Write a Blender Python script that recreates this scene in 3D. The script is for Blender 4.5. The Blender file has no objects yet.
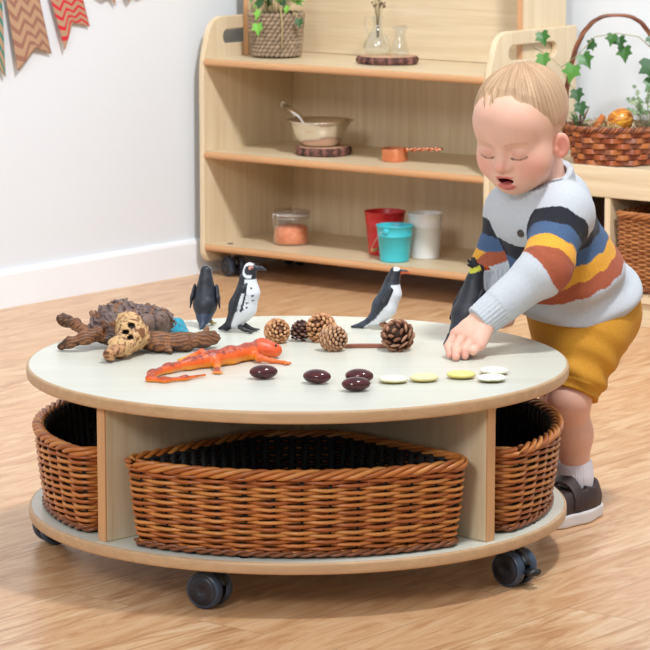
import bpy, bmesh, math, random
import numpy as np
from mathutils import Vector, Matrix, noise as mnoise

random.seed(7)
rng = np.random.default_rng(7)
scene = bpy.context.scene
COL = scene.collection
PI = math.pi


# ------------------------------------------------------------------ helpers
def lin(r, g=None, b=None):
    """sRGB 0-255 -> linear tuple"""
    if g is None:
        r, g, b = r
    o = []
    for c in (r, g, b):
        c = c / 255.0
        o.append(c / 12.92 if c <= 0.04045 else ((c + 0.055) / 1.055) ** 2.4)
    return tuple(o)


def tag(o, label=None, cat=None, group=None, kind=None):
    if label:
        o['label'] = label
    if cat:
        o['category'] = cat
    if group:
        o['group'] = group
    if kind:
        o['kind'] = kind
    return o


def empty(name, loc=(0, 0, 0), rz=0.0):
    o = bpy.data.objects.new(name, None)
    o.empty_display_size = 0.05
    COL.objects.link(o)
    o.location = loc
    o.rotation_euler = (0, 0, rz)
    return o


def link(name, me, parent=None, loc=None, rot=None):
    o = bpy.data.objects.new(name, me)
    COL.objects.link(o)
    if parent is not None:
        o.parent = parent
    if loc is not None:
        o.location = loc
    if rot is not None:
        o.rotation_euler = rot
    return o


def copy_tree(o, parent=None):
    c = o.copy()
    COL.objects.link(c)
    if parent is not None:
        c.parent = parent
        c.matrix_parent_inverse = o.matrix_parent_inverse.copy()
    for ch in list(o.children):
        copy_tree(ch, c)
    return c


class MB:
    """mesh builder: verts, faces, per-face material index and per-vertex colour"""

    def __init__(self):
        self.v, self.f, self.mi, self.c, self.sm = [], [], [], [], []
        self.col = (1, 1, 1)
        self.m = 0
        self.smooth = True

    def add(self, verts, faces, col=None):
        b = len(self.v)
        self.v.extend([tuple(p) for p in verts])
        if col is None:
            self.c.extend([self.col] * len(verts))
        elif len(col) == len(verts) and not isinstance(col[0], (int, float)):
            self.c.extend([tuple(x) for x in col])
        else:
            self.c.extend([tuple(col)] * len(verts))
        for f in faces:
            self.f.append([i + b for i in f])
            self.mi.append(self.m)
            self.sm.append(self.smooth)
        return b

    def box(self, lo, hi, mat=None):
        x0, y0, z0 = lo
        x1, y1, z1 = hi
        vs = [Vector(p) for p in ((x0, y0, z0), (x1, y0, z0), (x1, y1, z0), (x0, y1, z0),
                                  (x0, y0, z1), (x1, y0, z1), (x1, y1, z1), (x0, y1, z1))]
        if mat is not None:
            vs = [mat @ v for v in vs]
        s = self.smooth
        self.smooth = False
        self.add(vs, [(0, 3, 2, 1), (4, 5, 6, 7), (0, 1, 5, 4), (1, 2, 6, 5), (2, 3, 7, 6), (3, 0, 4, 7)])
        self.smooth = s

    def tube(self, pts, r, sides=6, closed=False, caps=True, col=None, squash=None):
        """tube along a polyline; r scalar or list; col None / tuple / list per point"""
        P = np.asarray(pts, float)
        n = len(P)
        R = np.full(n, r, float) if np.isscalar(r) else np.asarray(r, float)
        if closed:
            T = np.roll(P, -1, 0) - np.roll(P, 1, 0)
        else:
            T = np.gradient(P, axis=0)
        T /= np.linalg.norm(T, axis=1)[:, None] + 1e-12
        up = np.array([0, 0, 1.0])
        if abs(T[0] @ up) > 0.9:
            up = np.array([1.0, 0, 0])
        N = np.zeros_like(P)
        nn = up - T[0] * (T[0] @ up)
        for i in range(n):
            nn = nn - T[i] * (nn @ T[i])
            l = np.linalg.norm(nn)
            if l < 1e-6:
                nn = np.array([1.0, 0, 0]) - T[i] * T[i][0]
                l = np.linalg.norm(nn)
            nn = nn / l
            N[i] = nn
        B = np.cross(T, N)
        a = np.arange(sides) * 2 * PI / sides
        ca, sa = np.cos(a), np.sin(a)
        sq = 1.0 if squash is None else squash
        V = P[:, None, :] + R[:, None, None] * (ca[None, :, None] * N[:, None, :] + sq * sa[None, :, None] * B[:, None, :])
        vs = V.reshape(-1, 3)
        fs = []
        m = n if closed else n - 1
        for i in range(m):
            j = (i + 1) % n
            for k in range(sides):
                l = (k + 1) % sides
                fs.append((i * sides + k, i * sides + l, j * sides + l, j * sides + k))
        if caps and not closed:
            fs.append(tuple(range(sides - 1, -1, -1)))
            fs.append(tuple((n - 1) * sides + k for k in range(sides)))
        if col is not None and not isinstance(col[0], (int, float)):
            col = [c for c in col for _ in range(sides)]
        self.add(vs, fs, col)

    def lathe(self, prof, n=48, mat=None, closed=False, col=None):
        """prof: list of (r,z). r<=0 closes as a pole."""
        ring = []
        vs = []
        for (r, z) in prof:
            if r <= 1e-7:
                ring.append([len(vs)])
                vs.append(Vector((0, 0, z)))
            else:
                s = len(vs)
                ring.append(list(range(s, s + n)))
                for k in range(n):
                    a = 2 * PI * k / n
                    vs.append(Vector((r * math.cos(a), r * math.sin(a), z)))
        fs = []
        m = len(prof) if closed else len(prof) - 1
        for i in range(m):
            A, B = ring[i], ring[(i + 1) % len(prof)]
            for k in range(n):
                l = (k + 1) % n
                if len(A) == 1 and len(B) == 1:
                    continue
                if len(A) == 1:
                    fs.append((A[0], B[l], B[k]))
                elif len(B) == 1:
                    fs.append((A[k], A[l], B[0]))
                else:
                    fs.append((A[k], A[l], B[l], B[k]))
        if mat is not None:
            vs = [mat @ v for v in vs]
        self.add(vs, fs, col)

    def build(self, name, mats, parent=None, loc=None, rot=None, colours=False, autosmooth=None, bevel=None):
        me = bpy.data.meshes.new(name)
        me.from_pydata([tuple(p) for p in self.v], [], self.f)
        if not isinstance(mats, (list, tuple)):
            mats = [mats]
        for m in mats:
            me.materials.append(m)
        me.polygons.foreach_set('material_index', self.mi)
        me.polygons.foreach_set('use_smooth', self.sm)
        if colours:
            at = me.color_attributes.new('Col', 'FLOAT_COLOR', 'POINT')
            c = np.ones((len(self.v), 4), np.float32)
            c[:, :3] = np.asarray(self.c, np.float32)
            at.data.foreach_set('color', c.ravel())
        bm = bmesh.new()
        bm.from_mesh(me)
        bmesh.ops.recalc_face_normals(bm, faces=bm.faces)
        bm.to_mesh(me)
        bm.free()
        me.update()
        o = link(name, me, parent, loc, rot)
        if bevel:
            b = o.modifiers.new('edge', 'BEVEL')
            b.width = bevel
            b.segments = 2
            b.limit_method = 'ANGLE'
            b.angle_limit = math.radians(40)
        return o


def profile_plate(name, loops, thick, axis, mats, parent=None, bev=0.002, loc=None, edge_axis_tol=0.7):
    """extrude a 2-D outline with holes (bmesh via filled curve). axis: 'x','y','z' = thickness direction.
    loops are (a,b) pairs in the two remaining axes; the first loop is the outline. mats = [face, edge]"""
    cu = bpy.data.curves.new(name, 'CURVE')
    cu.dimensions = '2D'
    cu.fill_mode = 'BOTH'
    for lp in loops:
        s = cu.splines.new('POLY')
        s.points.add(len(lp) - 1)
        for p, (a, b) in zip(s.points, lp):
            p.co = (a, b, 0, 1)
        s.use_cyclic_u = True
    cu.extrude = thick / 2 - bev
    cu.bevel_depth = bev
    cu.bevel_resolution = 1
    cu.offset = -bev
    tmp = bpy.data.objects.new('tmp', cu)
    COL.objects.link(tmp)
    bpy.context.view_layer.update()
    dg = bpy.context.evaluated_depsgraph_get()
    me = bpy.data.meshes.new_from_object(tmp.evaluated_get(dg))
    bpy.data.objects.remove(tmp)
    bpy.data.curves.remove(cu)
    me.name = name
    for v in me.vertices:
        a, b, t = v.co
        v.co = {'x': (t, a, b), 'y': (a, t, b), 'z': (a, b, t)}[axis]
    bm = bmesh.new()
    bm.from_mesh(me)
    bmesh.ops.remove_doubles(bm, verts=bm.verts, dist=1e-5)
    bmesh.ops.recalc_face_normals(bm, faces=bm.faces)
    k = 'xyz'.index(axis)
    for f in bm.faces:
        f.material_index = 0 if abs(f.normal[k]) > 0.92 else (1 if len(mats) > 1 else 0)
        f.smooth = False
    bm.to_mesh(me)
    bm.free()
    me.materials.clear()
    for m in mats:
        me.materials.append(m)
    return link(name, me, parent, loc)


def rrect(x0, y0, x1, y1, r, n=6):
    pts = []
    for cx, cy, a0 in ((x1 - r, y0 + r, -90), (x1 - r, y1 - r, 0), (x0 + r, y1 - r, 90), (x0 + r, y0 + r, 180)):
        for i in range(n + 1):
            a = math.radians(a0 + 90 * i / n)
            pts.append((cx + r * math.cos(a), cy + r * math.sin(a)))
    return pts


# ------------------------------------------------------------------ implicit surfaces (smooth-blended) -> meshes
def smin(a, b, k):
    h = np.clip(0.5 + 0.5 * (b - a) / k, 0, 1)
    return b + (a - b) * h - k * h * (1 - h)


def smax(a, b, k):
    return -smin(-a, -b, k)


def s_ball(P, c, r):
    return np.linalg.norm(P - np.asarray(c), axis=-1) - r


def s_ell(P, c, r, R=None):
    q = P - np.asarray(c)
    if R is not None:
        q = q @ R          # columns of R are the local axes
    r = np.asarray(r, float)
    k0 = np.linalg.norm(q / r, axis=-1)
    k1 = np.linalg.norm(q / (r * r), axis=-1)
    return k0 * (k0 - 1.0) / (k1 + 1e-9)


def s_cone(P, a, b, ra, rb):
    """rounded cone between two balls"""
    a = np.asarray(a, float)
    b = np.asarray(b, float)
    ba = b - a
    L2 = ba @ ba
    t = np.clip(((P - a) @ ba) / L2, 0, 1)
    return np.linalg.norm(P - a - t[..., None] * ba, axis=-1) - (ra + (rb - ra) * t)


def s_chain(P, pts, rad, k=0.01):
    d = None
    for i in range(len(pts) - 1):
        e = s_cone(P, pts[i], pts[i + 1], rad[i], rad[i + 1])
        d = e if d is None else smin(d, e, k)
    return d


def axes(z, x=(1, 0, 0)):
    """3x3 whose columns are local x,y,z with z along the given direction"""
    z = np.asarray(z, float)
    z = z / np.linalg.norm(z)
    x = np.asarray(x, float)
    x = x - z * (x @ z)
    x = x / np.linalg.norm(x)
    return np.stack([x, np.cross(z, x), z], 1)


def vnoise(P, s, seed=0):
    """cheap smooth value noise, vectorised"""
    Q = P * s + seed * 17.31
    i = np.floor(Q).astype(np.int64)
    f = Q - i
    f = f * f * (3 - 2 * f)

    def h(x, y, z):
        n = (x * 374761393 + y * 668265263 + z * 2147483647 + seed * 1274126177) & 0xffffffff
        n = ((n ^ (n >> 13)) * 1274126177) & 0xffffffff
        return ((n ^ (n >> 16)) & 0xffff) / 65535.0
    x, y, z = i[..., 0], i[..., 1], i[..., 2]
    fx, fy, fz = f[..., 0], f[..., 1], f[..., 2]
    c = 0
    for dx in (0, 1):
        wx = fx if dx else 1 - fx
        for dy in (0, 1):
            wy = fy if dy else 1 - fy
            for dz in (0, 1):
                wz = fz if dz else 1 - fz
                c = c + wx * wy * wz * h(x + dx, y + dy, z + dz)
    return c


def net(fn, lo, hi, h):
    """naive surface nets; returns verts (N,3), quads"""
    lo = np.asarray(lo, float)
    hi = np.asarray(hi, float)
    n = np.ceil((hi - lo) / h).astype(int) + 1
    xs = [lo[k] + h * np.arange(n[k]) for k in range(3)]
    # evaluate only blocks that can touch the surface
    F = np.empty(n, np.float32)
    B = 10
    nb = [int(math.ceil(k / B)) for k in n]
    bc = np.stack(np.meshgrid(*[lo[k] + h * (np.arange(nb[k]) * B + (B - 1) / 2) for k in range(3)], indexing='ij'), -1)
    bd = np.concatenate([fn(c) for c in np.array_split(bc.reshape(-1, 3), max(1, bc.size // 600000))]).reshape(nb)
    reach = h * B * 0.87 * 1.5 + 0.004
    sg = np.where(bd < 0, -1.0, 1.0).astype(np.float32)
    F[:] = np.repeat(np.repeat(np.repeat(sg, B, 0), B, 1), B, 2)[:n[0], :n[1], :n[2]]
    near = np.argwhere(np.abs(bd) < reach)
    off = np.stack(np.meshgrid(np.arange(B), np.arange(B), np.arange(B), indexing='ij'), -1).reshape(-1, 3)
    for part in np.array_split(near, max(1, len(near) // 400)):
        g = (part[:, None, :] * B + off[None]).reshape(-1, 3)
        g = g[(g < n).all(1)]
        F[g[:, 0], g[:, 1], g[:, 2]] = fn(lo + h * g)
    S = F < 0
    c = n - 1
    cnt = np.zeros(c, np.int8)
    for dx in (0, 1):
        for dy in (0, 1):
            for dz in (0, 1):
                cnt += S[dx:dx + c[0], dy:dy + c[1], dz:dz + c[2]]
    mix = (cnt > 0) & (cnt < 8)
    idx = -np.ones(c, np.int64)
    I = np.argwhere(mix)
    idx[mix] = np.arange(len(I))
    acc = np.zeros((len(I), 3))
    num = np.zeros(len(I))
    corners = [(a, b, d) for a in (0, 1) for b in (0, 1) for d in (0, 1)]
    for a in corners:
        for k in range(3):
            if a[k]:
                continue
            b = list(a)
            b[k] = 1
            fa = F[I[:, 0] + a[0], I[:, 1] + a[1], I[:, 2] + a[2]]
            fb = F[I[:, 0] + b[0], I[:, 1] + b[1], I[:, 2] + b[2]]
            cr = (fa < 0) != (fb < 0)
            t = np.where(cr, fa / np.where(fa == fb, 1, fa - fb), 0)
            p = np.tile(np.array(a, float), (len(I), 1))
            p[:, k] += t
            acc += p * cr[:, None]
            num += cr
    V = lo + h * (I + acc / num[:, None])
    quads = []
    for k in range(3):
        u, w = (k + 1) % 3, (k + 2) % 3
        A = [slice(None)] * 3
        B = [slice(None)] * 3
        A[k] = slice(0, -1)
        B[k] = slice(1, None)
        ch = S[tuple(A)] != S[tuple(B)]
        E = np.argwhere(ch)
        ok = (E[:, u] > 0) & (E[:, w] > 0) & (E[:, u] < n[u] - 1) & (E[:, w] < n[w] - 1)
        E = E[ok]
        sgn = S[tuple(A)][E[:, 0], E[:, 1], E[:, 2]]
        q = []
        for du, dw in ((-1, -1), (0, -1), (0, 0), (-1, 0)):
            G = E.copy()
            G[:, u] += du
            G[:, w] += dw
            q.append(idx[G[:, 0], G[:, 1], G[:, 2]])
        q = np.stack(q, 1)
        q[~sgn] = q[~sgn][:, ::-1]
        quads.append(q)
    Q = np.concatenate(quads)
    Q = Q[(Q >= 0).all(1)]
    # settle the vertices on the surface
    e = h * 0.25
    for _ in range(2):
        f0 = fn(V)
        g = np.stack([(fn(V + e * np.eye(3)[k]) - f0) / e for k in range(3)], 1)
        st = f0[:, None] * g / (np.sum(g * g, 1)[:, None] + 1e-6)
        l = np.linalg.norm(st, axis=1)[:, None]
        V = V - st * np.minimum(1, 0.6 * h / (l + 1e-9))
    return V, Q


def sdf_obj(name, fn, lo, hi, h, mat, parent=None, colour=None, cut=None, loc=None, rot=None):
    V, Q = net(fn, lo, hi, h)
    if cut is not None:
        keep = cut(V)
        Q = Q[keep[Q].all(1)]
        used = np.zeros(len(V), bool)
        used[Q.ravel()] = True
        m = np.cumsum(used) - 1
        V, Q = V[used], m[Q]
    me = bpy.data.meshes.new(name)
    me.from_pydata(V.tolist(), [], Q.tolist())
    me.polygons.foreach_set('use_smooth', np.ones(len(Q), bool))
    if colour is not None:
        at = me.color_attributes.new('Col', 'FLOAT_COLOR', 'POINT')
        c = np.ones((len(V), 4), np.float32)
        c[:, :3] = colour(V)
        at.data.foreach_set('color', c.ravel())
    for m in (mat if isinstance(mat, (list, tuple)) else [mat]):
        me.materials.append(m)
    me.update()
    return link(name, me, parent, loc, rot)


# ------------------------------------------------------------------ materials
class NT:
    def __init__(self, name):
        self.m = bpy.data.materials.new(name)
        self.m.use_nodes = True
        self.t = self.m.node_tree
        self.n = self.t.nodes
        self.b = self.n['Principled BSDF']

    def node(self, typ, **kw):
        nd = self.n.new(typ)
        for k, v in kw.items():
            if k in nd.inputs:
                nd.inputs[k].default_value = v
            else:
                setattr(nd, k, v)
        return nd

    def l(self, a, b):
        self.t.links.new(a, b)

    def set(self, **kw):
        for k, v in kw.items():
            k = k.replace('_', ' ')
            if isinstance(v, tuple) and len(v) == 3:
                v = v + (1,)
            self.b.inputs[k].default_value = v
        return self

    def coords(self, scale=(1, 1, 1), kind='Object', rot=(0, 0, 0)):
        tc = self.node('ShaderNodeTexCoord')
        mp = self.node('ShaderNodeMapping')
        mp.inputs['Scale'].default_value = scale
        mp.inputs['Rotation'].default_value = rot
        self.l(tc.outputs[kind], mp.inputs['Vector'])
        return mp.outputs['Vector']

    def noise(self, vec, scale, detail=3, rough=0.55, dist=0.0):
        nd = self.node('ShaderNodeTexNoise')
        nd.inputs['Scale'].default_value = scale
        nd.inputs['Detail'].default_value = detail
        nd.inputs['Roughness'].default_value = rough
        nd.inputs['Distortion'].default_value = dist
        if vec is not None:
            self.l(vec, nd.inputs['Vector'])
        return nd.outputs['Fac']

    def ramp(self, fac, stops):
        nd = self.node('ShaderNodeValToRGB')
        cr = nd.color_ramp
        while len(cr.elements) < len(stops):
            cr.elements.new(0.5)
        for e, (p, c) in zip(cr.elements, stops):
            e.position = p
            e.color = tuple(c) + (1,) if len(c) == 3 else c
        self.l(fac, nd.inputs['Fac'])
        return nd.outputs['Color']

    def mix(self, fac, a, b, mode='MIX'):
        nd = self.node('ShaderNodeMix', data_type='RGBA', blend_type=mode)
        for sock, val in ((nd.inputs[0], fac), (nd.inputs[6], a), (nd.inputs[7], b)):
            if isinstance(val, (int, float)):
                sock.default_value = val
            elif isinstance(val, tuple):
                sock.default_value = val + (1,) if len(val) == 3 else val
            else:
                self.l(val, sock)
        return nd.outputs[2]

    def math(self, op, a, b=None, c=None):
        nd = self.node('ShaderNodeMath', operation=op)
        for i, v in enumerate((a, b, c)):
            if v is None:
                continue
            if isinstance(v, (int, float)):
                nd.inputs[i].default_value = v
            else:
                self.l(v, nd.inputs[i])
        return nd.outputs[0]

    def bump(self, h, strength=0.2, dist=0.002):
        nd = self.node('ShaderNodeBump')
        nd.inputs['Strength'].default_value = strength
        nd.inputs['Distance'].default_value = dist
        self.l(h, nd.inputs['Height'])
        self.l(nd.outputs['Normal'], self.b.inputs['Normal'])

    def base(self, col):
        self.l(col, self.b.inputs['Base Color'])


def flat(name, rgb, rough=0.5, metal=0.0, bump=None, **kw):
    t = NT(name)
    t.set(Base_Color=lin(rgb), Roughness=rough, Metallic=metal, **kw)
    if bump:
        t.bump(t.noise(t.coords(), bump[0], 2), bump[1], bump[2])
    return t.m


def wood(name, light, dark, rough=0.4, axis=2, scale=1.0, contrast=1.0):
    """fine straight grain running along an object axis"""
    t = NT(name)
    s = [26 * scale] * 3
    s[axis] = 1.1 * scale
    v = t.coords(tuple(s))
    g = t.noise(v, 1.6, 5, 0.6, 0.6)
    s2 = [130 * scale] * 3
    s2[axis] = 4.0 * scale
    g2 = t.noise(t.coords(tuple(s2)), 1.5, 2)
    m = t.math('ADD', t.math('MULTIPLY', g, 0.7), t.math('MULTIPLY', g2, 0.3))
    t.base(t.ramp(m, [(0.5 - 0.2 / contrast, lin(dark)), (0.5 + 0.14 / contrast, lin(light))]))
    t.set(Roughness=rough)
    t.bump(g2, 0.04, 0.001)
    return t.m


def painted(name, rough=0.5, bump=None, spec=0.5, sss=None, **kw):
    """colour comes from the mesh's own colour attribute"""
    t = NT(name)
    a = t.node('ShaderNodeVertexColor', layer_name='Col')
    t.base(a.outputs['Color'])
    t.set(Roughness=rough, **kw)
    t.b.inputs['Specular IOR Level'].default_value = spec
    if sss:
        t.b.inputs['Subsurface Weight'].default_value = sss[0]
        t.b.inputs['Subsurface Radius'].default_value = sss[1]
        t.b.inputs['Subsurface Scale'].default_value = sss[2]
    if bump:
        t.bump(t.noise(t.coords(), bump[0], 3), bump[1], bump[2])
    return t.m
# ------------------------------------------------------------------ materials of the furniture
MAPLE = (222, 204, 172)
MAPLE_D = (204, 180, 144)
m_face = wood('maple_laminate', MAPLE, MAPLE_D, 0.42, 2)
m_face_h = wood('maple_laminate_lengthwise', MAPLE, MAPLE_D, 0.42, 0)
m_edge = wood('beech_edging', (206, 158, 112), (186, 138, 94), 0.4, 2, 1.5)
m_edge_h = wood('beech_edging_lengthwise', (206, 158, 112), (186, 138, 94), 0.4, 0, 1.5)
m_top = wood('pale_maple_tabletop', (212, 212, 199), (202, 200, 184), 0.32, 0, 0.7)
m_topedge = wood('tabletop_edging', (196, 160, 120), (176, 140, 102), 0.45, 0, 1.5)
m_rubber = flat('dark_blue_grey_plastic', (26, 29, 37), 0.35)
m_tyre = flat('grey_rubber_tyre', (50, 64, 82), 0.4)
m_black = flat('black_plastic', (22, 23, 26), 0.4)
m_steel = flat('brushed_steel', (200, 200, 202), 0.3, 1.0)

# ------------------------------------------------------------------ the room. Shelf wall frame: U along the back wall, V towards it
TH = math.radians(38.5)
SO = Vector((-0.3209, 3.4046, 0.0))
SU = Vector((math.cos(TH), -math.sin(TH), 0))
SV = Vector((math.sin(TH), math.cos(TH), 0))


def S(u, w, z=0.0):
    return SO + SU * u + SV * w + Vector((0, 0, z))


def room_quad(name, pts, mat, thick_dir, thick=0.08):
    mb = MB()
    a = [Vector(p) for p in pts]
    d = Vector(thick_dir).normalized() * thick
    b = [p + d for p in a]
    mb.smooth = False
    mb.add(a + b, [(0, 1, 2, 3), (7, 6, 5, 4), (0, 4, 5, 1), (1, 5, 6, 2), (2, 6, 7, 3), (3, 7, 4, 0)])
    return tag(mb.build(name, mat), kind='structure')


# wall paint
t = NT('white_wall_paint')
n1 = t.noise(t.coords((1, 1, 1)), 90, 3)
t.set(Base_Color=lin(220, 225, 230), Roughness=0.75)
t.bump(n1, 0.05, 0.001)
m_wall = t.m
m_skirt = flat('white_gloss_skirting', (236, 239, 243), 0.35)

# wood-effect floor planks running along V (towards the back wall)
t = NT('oak_floor_planks')
v = t.coords((1, 1, 1), 'Object', (0, 0, 0))
br = t.node('ShaderNodeTexBrick')
br.offset = 0.37
br.inputs['Scale'].default_value = 1.0
br.inputs['Brick Width'].default_value = 1.25
br.inputs['Row Height'].default_value = 0.15
br.inputs['Mortar Size'].default_value = 0.0012
br.inputs['Mortar Smooth'].default_value = 0.3
br.inputs['Bias'].default_value = 0.0
br.inputs['Color1'].default_value = (0, 0, 0, 1)
br.inputs['Color2'].default_value = (1, 1, 1, 1)
br.inputs['Mortar'].default_value = (0.5, 0.5, 0.5, 1)
t.l(v, br.inputs['Vector'])
sep = t.node('ShaderNodeSeparateColor')
t.l(br.outputs['Color'], sep.inputs['Color'])
pid = sep.outputs[0]
# shift the grain per plank
comb = t.node('ShaderNodeCombineXYZ')
t.l(t.math('MULTIPLY', pid, 7.3), comb.inputs[0])
t.l(t.math('MULTIPLY', pid, 3.1), comb.inputs[2])
add = t.node('ShaderNodeVectorMath', operation='ADD')
t.l(v, add.inputs[0])
t.l(comb.outputs[0], add.inputs[1])
mp = t.node('ShaderNodeMapping')
mp.inputs['Scale'].default_value = (1.7, 8.0, 1.0)
t.l(add.outputs[0], mp.inputs['Vector'])
g1 = t.noise(mp.outputs['Vector'], 2.0, 5, 0.62, 2.4)
mp2 = t.node('ShaderNodeMapping')
mp2.inputs['Scale'].default_value = (5.0, 75.0, 1.0)
t.l(add.outputs[0], mp2.inputs['Vector'])
g2 = t.noise(mp2.outputs['Vector'], 1.5, 3, 0.6, 0.3)
g = t.math('ADD', t.math('MULTIPLY', g1, 0.76), t.math('MULTIPLY', g2, 0.24))
c1 = t.ramp(g, [(0.28, lin(138, 88, 54)), (0.42, lin(192, 143, 101)), (0.54, lin(216, 176, 134)), (0.68, lin(228, 200, 164))])
c2 = t.mix(t.math('MULTIPLY', pid, 0.5), c1, lin(202, 152, 108))
mort = t.math('MULTIPLY', br.outputs['Fac'], 0.55)
t.base(t.mix(mort, c2, lin(110, 74, 46)))
t.set(Roughness=0.3)
t.bump(g2, 0.06, 0.001)
m_floor = t.m

# floor: object axes follow the planks
fl = MB()
fl.smooth = False
fl.box((-8.5, -6.0, -0.06), (0.47, 4.5, 0.0))
fo = fl.build('floor', m_floor)
fo.matrix_world = Matrix(((SV.x, SU.x * -1, 0, SO.x), (SV.y, SU.y * -1, 0, SO.y), (0, 0, 1, 0), (0, 0, 0, 1)))
# (object x = V direction, object y = -U direction)
fo.data.transform(Matrix.Translation((0, 0, 0)))
tag(fo, kind='structure')

WALL_U, WALL_W, RH = -0.048, 0.475, 2.7
room_quad('wall_left', [S(WALL_U, -7.4, 0), S(WALL_U, WALL_W, 0), S(WALL_U, WALL_W, RH), S(WALL_U, -7.4, RH)], m_wall, -SU)
room_quad('wall_back', [S(WALL_U, WALL_W, 0), S(3.0, WALL_W, 0), S(3.0, WALL_W, RH), S(WALL_U, WALL_W, RH)], m_wall, SV)


def skirt(name, A, B, nrm, h=0.105, t0=0.016):
    mb = MB()
    prof = [(0, 0), (t0, 0), (t0, h - 0.012), (t0 * 0.8, h - 0.004), (t0 * 0.5, h), (0, h)]
    vs = []
    for P in (A, B):
        for (d, z) in prof:
            vs.append(P + nrm * d + Vector((0, 0, z)))
    n = len(prof)
    fs = [(i, (i + 1) % n, n + (i + 1) % n, n + i) for i in range(n)] + [tuple(range(n))[::-1], tuple(range(n, 2 * n))]
    mb.smooth = False
    mb.add(vs, fs)
    return tag(mb.build(name, m_skirt), kind='structure')


skirt('baseboard_left', S(WALL_U, -7.4), S(WALL_U, WALL_W), SU)
skirt('baseboard_back', S(WALL_U + 0.016, WALL_W), S(3.0, WALL_W), -SV)


# ------------------------------------------------------------------ castors
def castor(parent, loc, rz, dia=0.064, brake=True):
    """twin-wheel castor; wheel axle along local x. Top plate at z = dia*1.17 above the floor"""
    r = dia / 2
    hood = MB()
    # stem and plate
    hood.m = 1
    hood.lathe([(0, r * 2 + 0.010), (0.007, r * 2 + 0.010), (0.007, r * 1.2), (0, r * 1.2)], 12)
    hood.m = 0
    # hood shell over the wheels
    pts = []
    n = 14
    for i in range(n + 1):
        a = math.radians(-10 + 175 * i / n)
        pts.append((math.cos(a), math.sin(a)))
    vs, fs = [], []
    for (x, rr) in ((-0.006, r * 1.04), (-0.006, r * 0.5), (0.006, r * 0.5), (0.006, r * 1.04)):
        for (c, s) in pts:
            vs.append((x, rr * c, r + rr * s))
    m = n + 1
    for j in range(4):
        k = (j + 1) % 4
        for i in range(n):
            fs.append((j * m + i, j * m + i + 1, k * m + i + 1, k * m + i))
    fs.append((0, m, 2 * m, 3 * m))
    fs.append((n, 3 * m + n, 2 * m + n, m + n))
    hood.add(vs, fs)
    hood.tube([(-0.02, 0, r), (0.02, 0, r)], 0.006, 10)
    c = hood.build('castor', [m_black, m_steel], parent, loc, (0, 0, rz))
    for sx in (-1, 1):
        w = MB()
        M = Matrix.Translation((sx * 0.017, 0, r)) @ Matrix.Rotation(sx * PI / 2, 4, 'Y')
        w.m = 1
        w.lathe([(r * 0.86, -0.009), (r * 0.97, -0.007), (r, -0.002), (r, 0.004), (r * 0.95, 0.009), (r * 0.84, 0.0105)], 32, M)
        w.m = 0
        w.lathe([(0, -0.009), (r * 0.86, -0.009)], 32, M)
        w.lathe([(r * 0.84, 0.0105), (r * 0.78, 0.0095), (r * 0.72, 0.0115), (r * 0.25, 0.0125), (r * 0.2, 0.011), (0, 0.011)], 32, M)
        w.build('wheel', [m_rubber, m_tyre], c)
    if brake:
        b = MB()
        b.tube([(0, -r * 0.5, r * 0.95), (0, -r * 1.2, r * 0.85), (0, -r * 1.55, r * 0.95)], [0.006, 0.007, 0.006], 8, squash=2.0)
        b.build('brake_pedal', m_black, c)
    return c


# ------------------------------------------------------------------ the round table
TABLE = empty('round_table', (0, 0, 0))
tag(TABLE, 'low round maple play table on black castors with basket compartments beneath', 'table')
ZB0, ZB1 = 0.0765, 0.098      # base board
ZT0, ZT1 = 0.3385, 0.361      # table top


def disc(name, R, z0, z1, parent):
    mb = MB()
    e = 0.005
    mb.m = 1
    prof = []
    for i in range(5):
        a = PI / 2 * i / 4
        prof.append((R - e + e * math.sin(a), z0 + e - e * math.cos(a)))
    for i in range(5):
        a = PI / 2 * i / 4
        prof.append((R - e + e * math.cos(a), z1 - e + e * math.sin(a)))
    mb.lathe(prof, 160)
    mb.m = 0
    mb.smooth = False
    mb.lathe([(0, z0), (R - e, z0)], 160)
    mb.lathe([(R - e, z1), (0, z1)], 160)
    return mb.build(name, [m_top, m_topedge], parent)


disc('tabletop', 0.500, ZT0, ZT1, TABLE)
disc('base_board', 0.499, ZB0, ZB1, TABLE)
for k in range(4):
    a = math.radians(45 + 90 * k)
    mb = MB()
    mb.smooth = False
    mb.box((0.0205, -0.010, ZB1 + 0.0003), (0.478, 0.010, ZT0 - 0.0003))
    o = mb.build('divider', [m_face], TABLE, None, (0, 0, a), bevel=0.0015)
    # beech lipping on the outer edge
    mb = MB()
    mb.smooth = False
    mb.box((0.4782, -0.010, ZB1 + 0.0003), (0.4815, 0.010, ZT0 - 0.0003))
    mb.build('edging', [m_edge], o)
CA = (250, 326, 34, 106, 173)
for k in range(5):
    a = math.radians(CA[k])
    cr_ = (0.437, 0.468, 0.437, 0.437, 0.466)[k]
    castor(TABLE, (cr_ * math.cos(a), cr_ * math.sin(a), 0), math.radians([62, 48, 20, 150, 118][k]), 0.066, brake=(k != 0))
mb = MB()
mb.smooth = False
mb.box((-0.02, -0.02, ZB1 + 0.0003), (0.02, 0.02, ZT0 - 0.0003))
mb.build('centre_post', m_face, TABLE)
for k in range(5):
    a = math.radians(CA[k] + 9)
    mb = MB()
    mb.lathe([(0, 0.0012), (0.006, 0.0012), (0.008, 0.0)], 16)
    mb.build('bolt', m_black, TABLE, (0.465 * math.cos(a), 0.465 * math.sin(a), ZB1))


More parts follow.
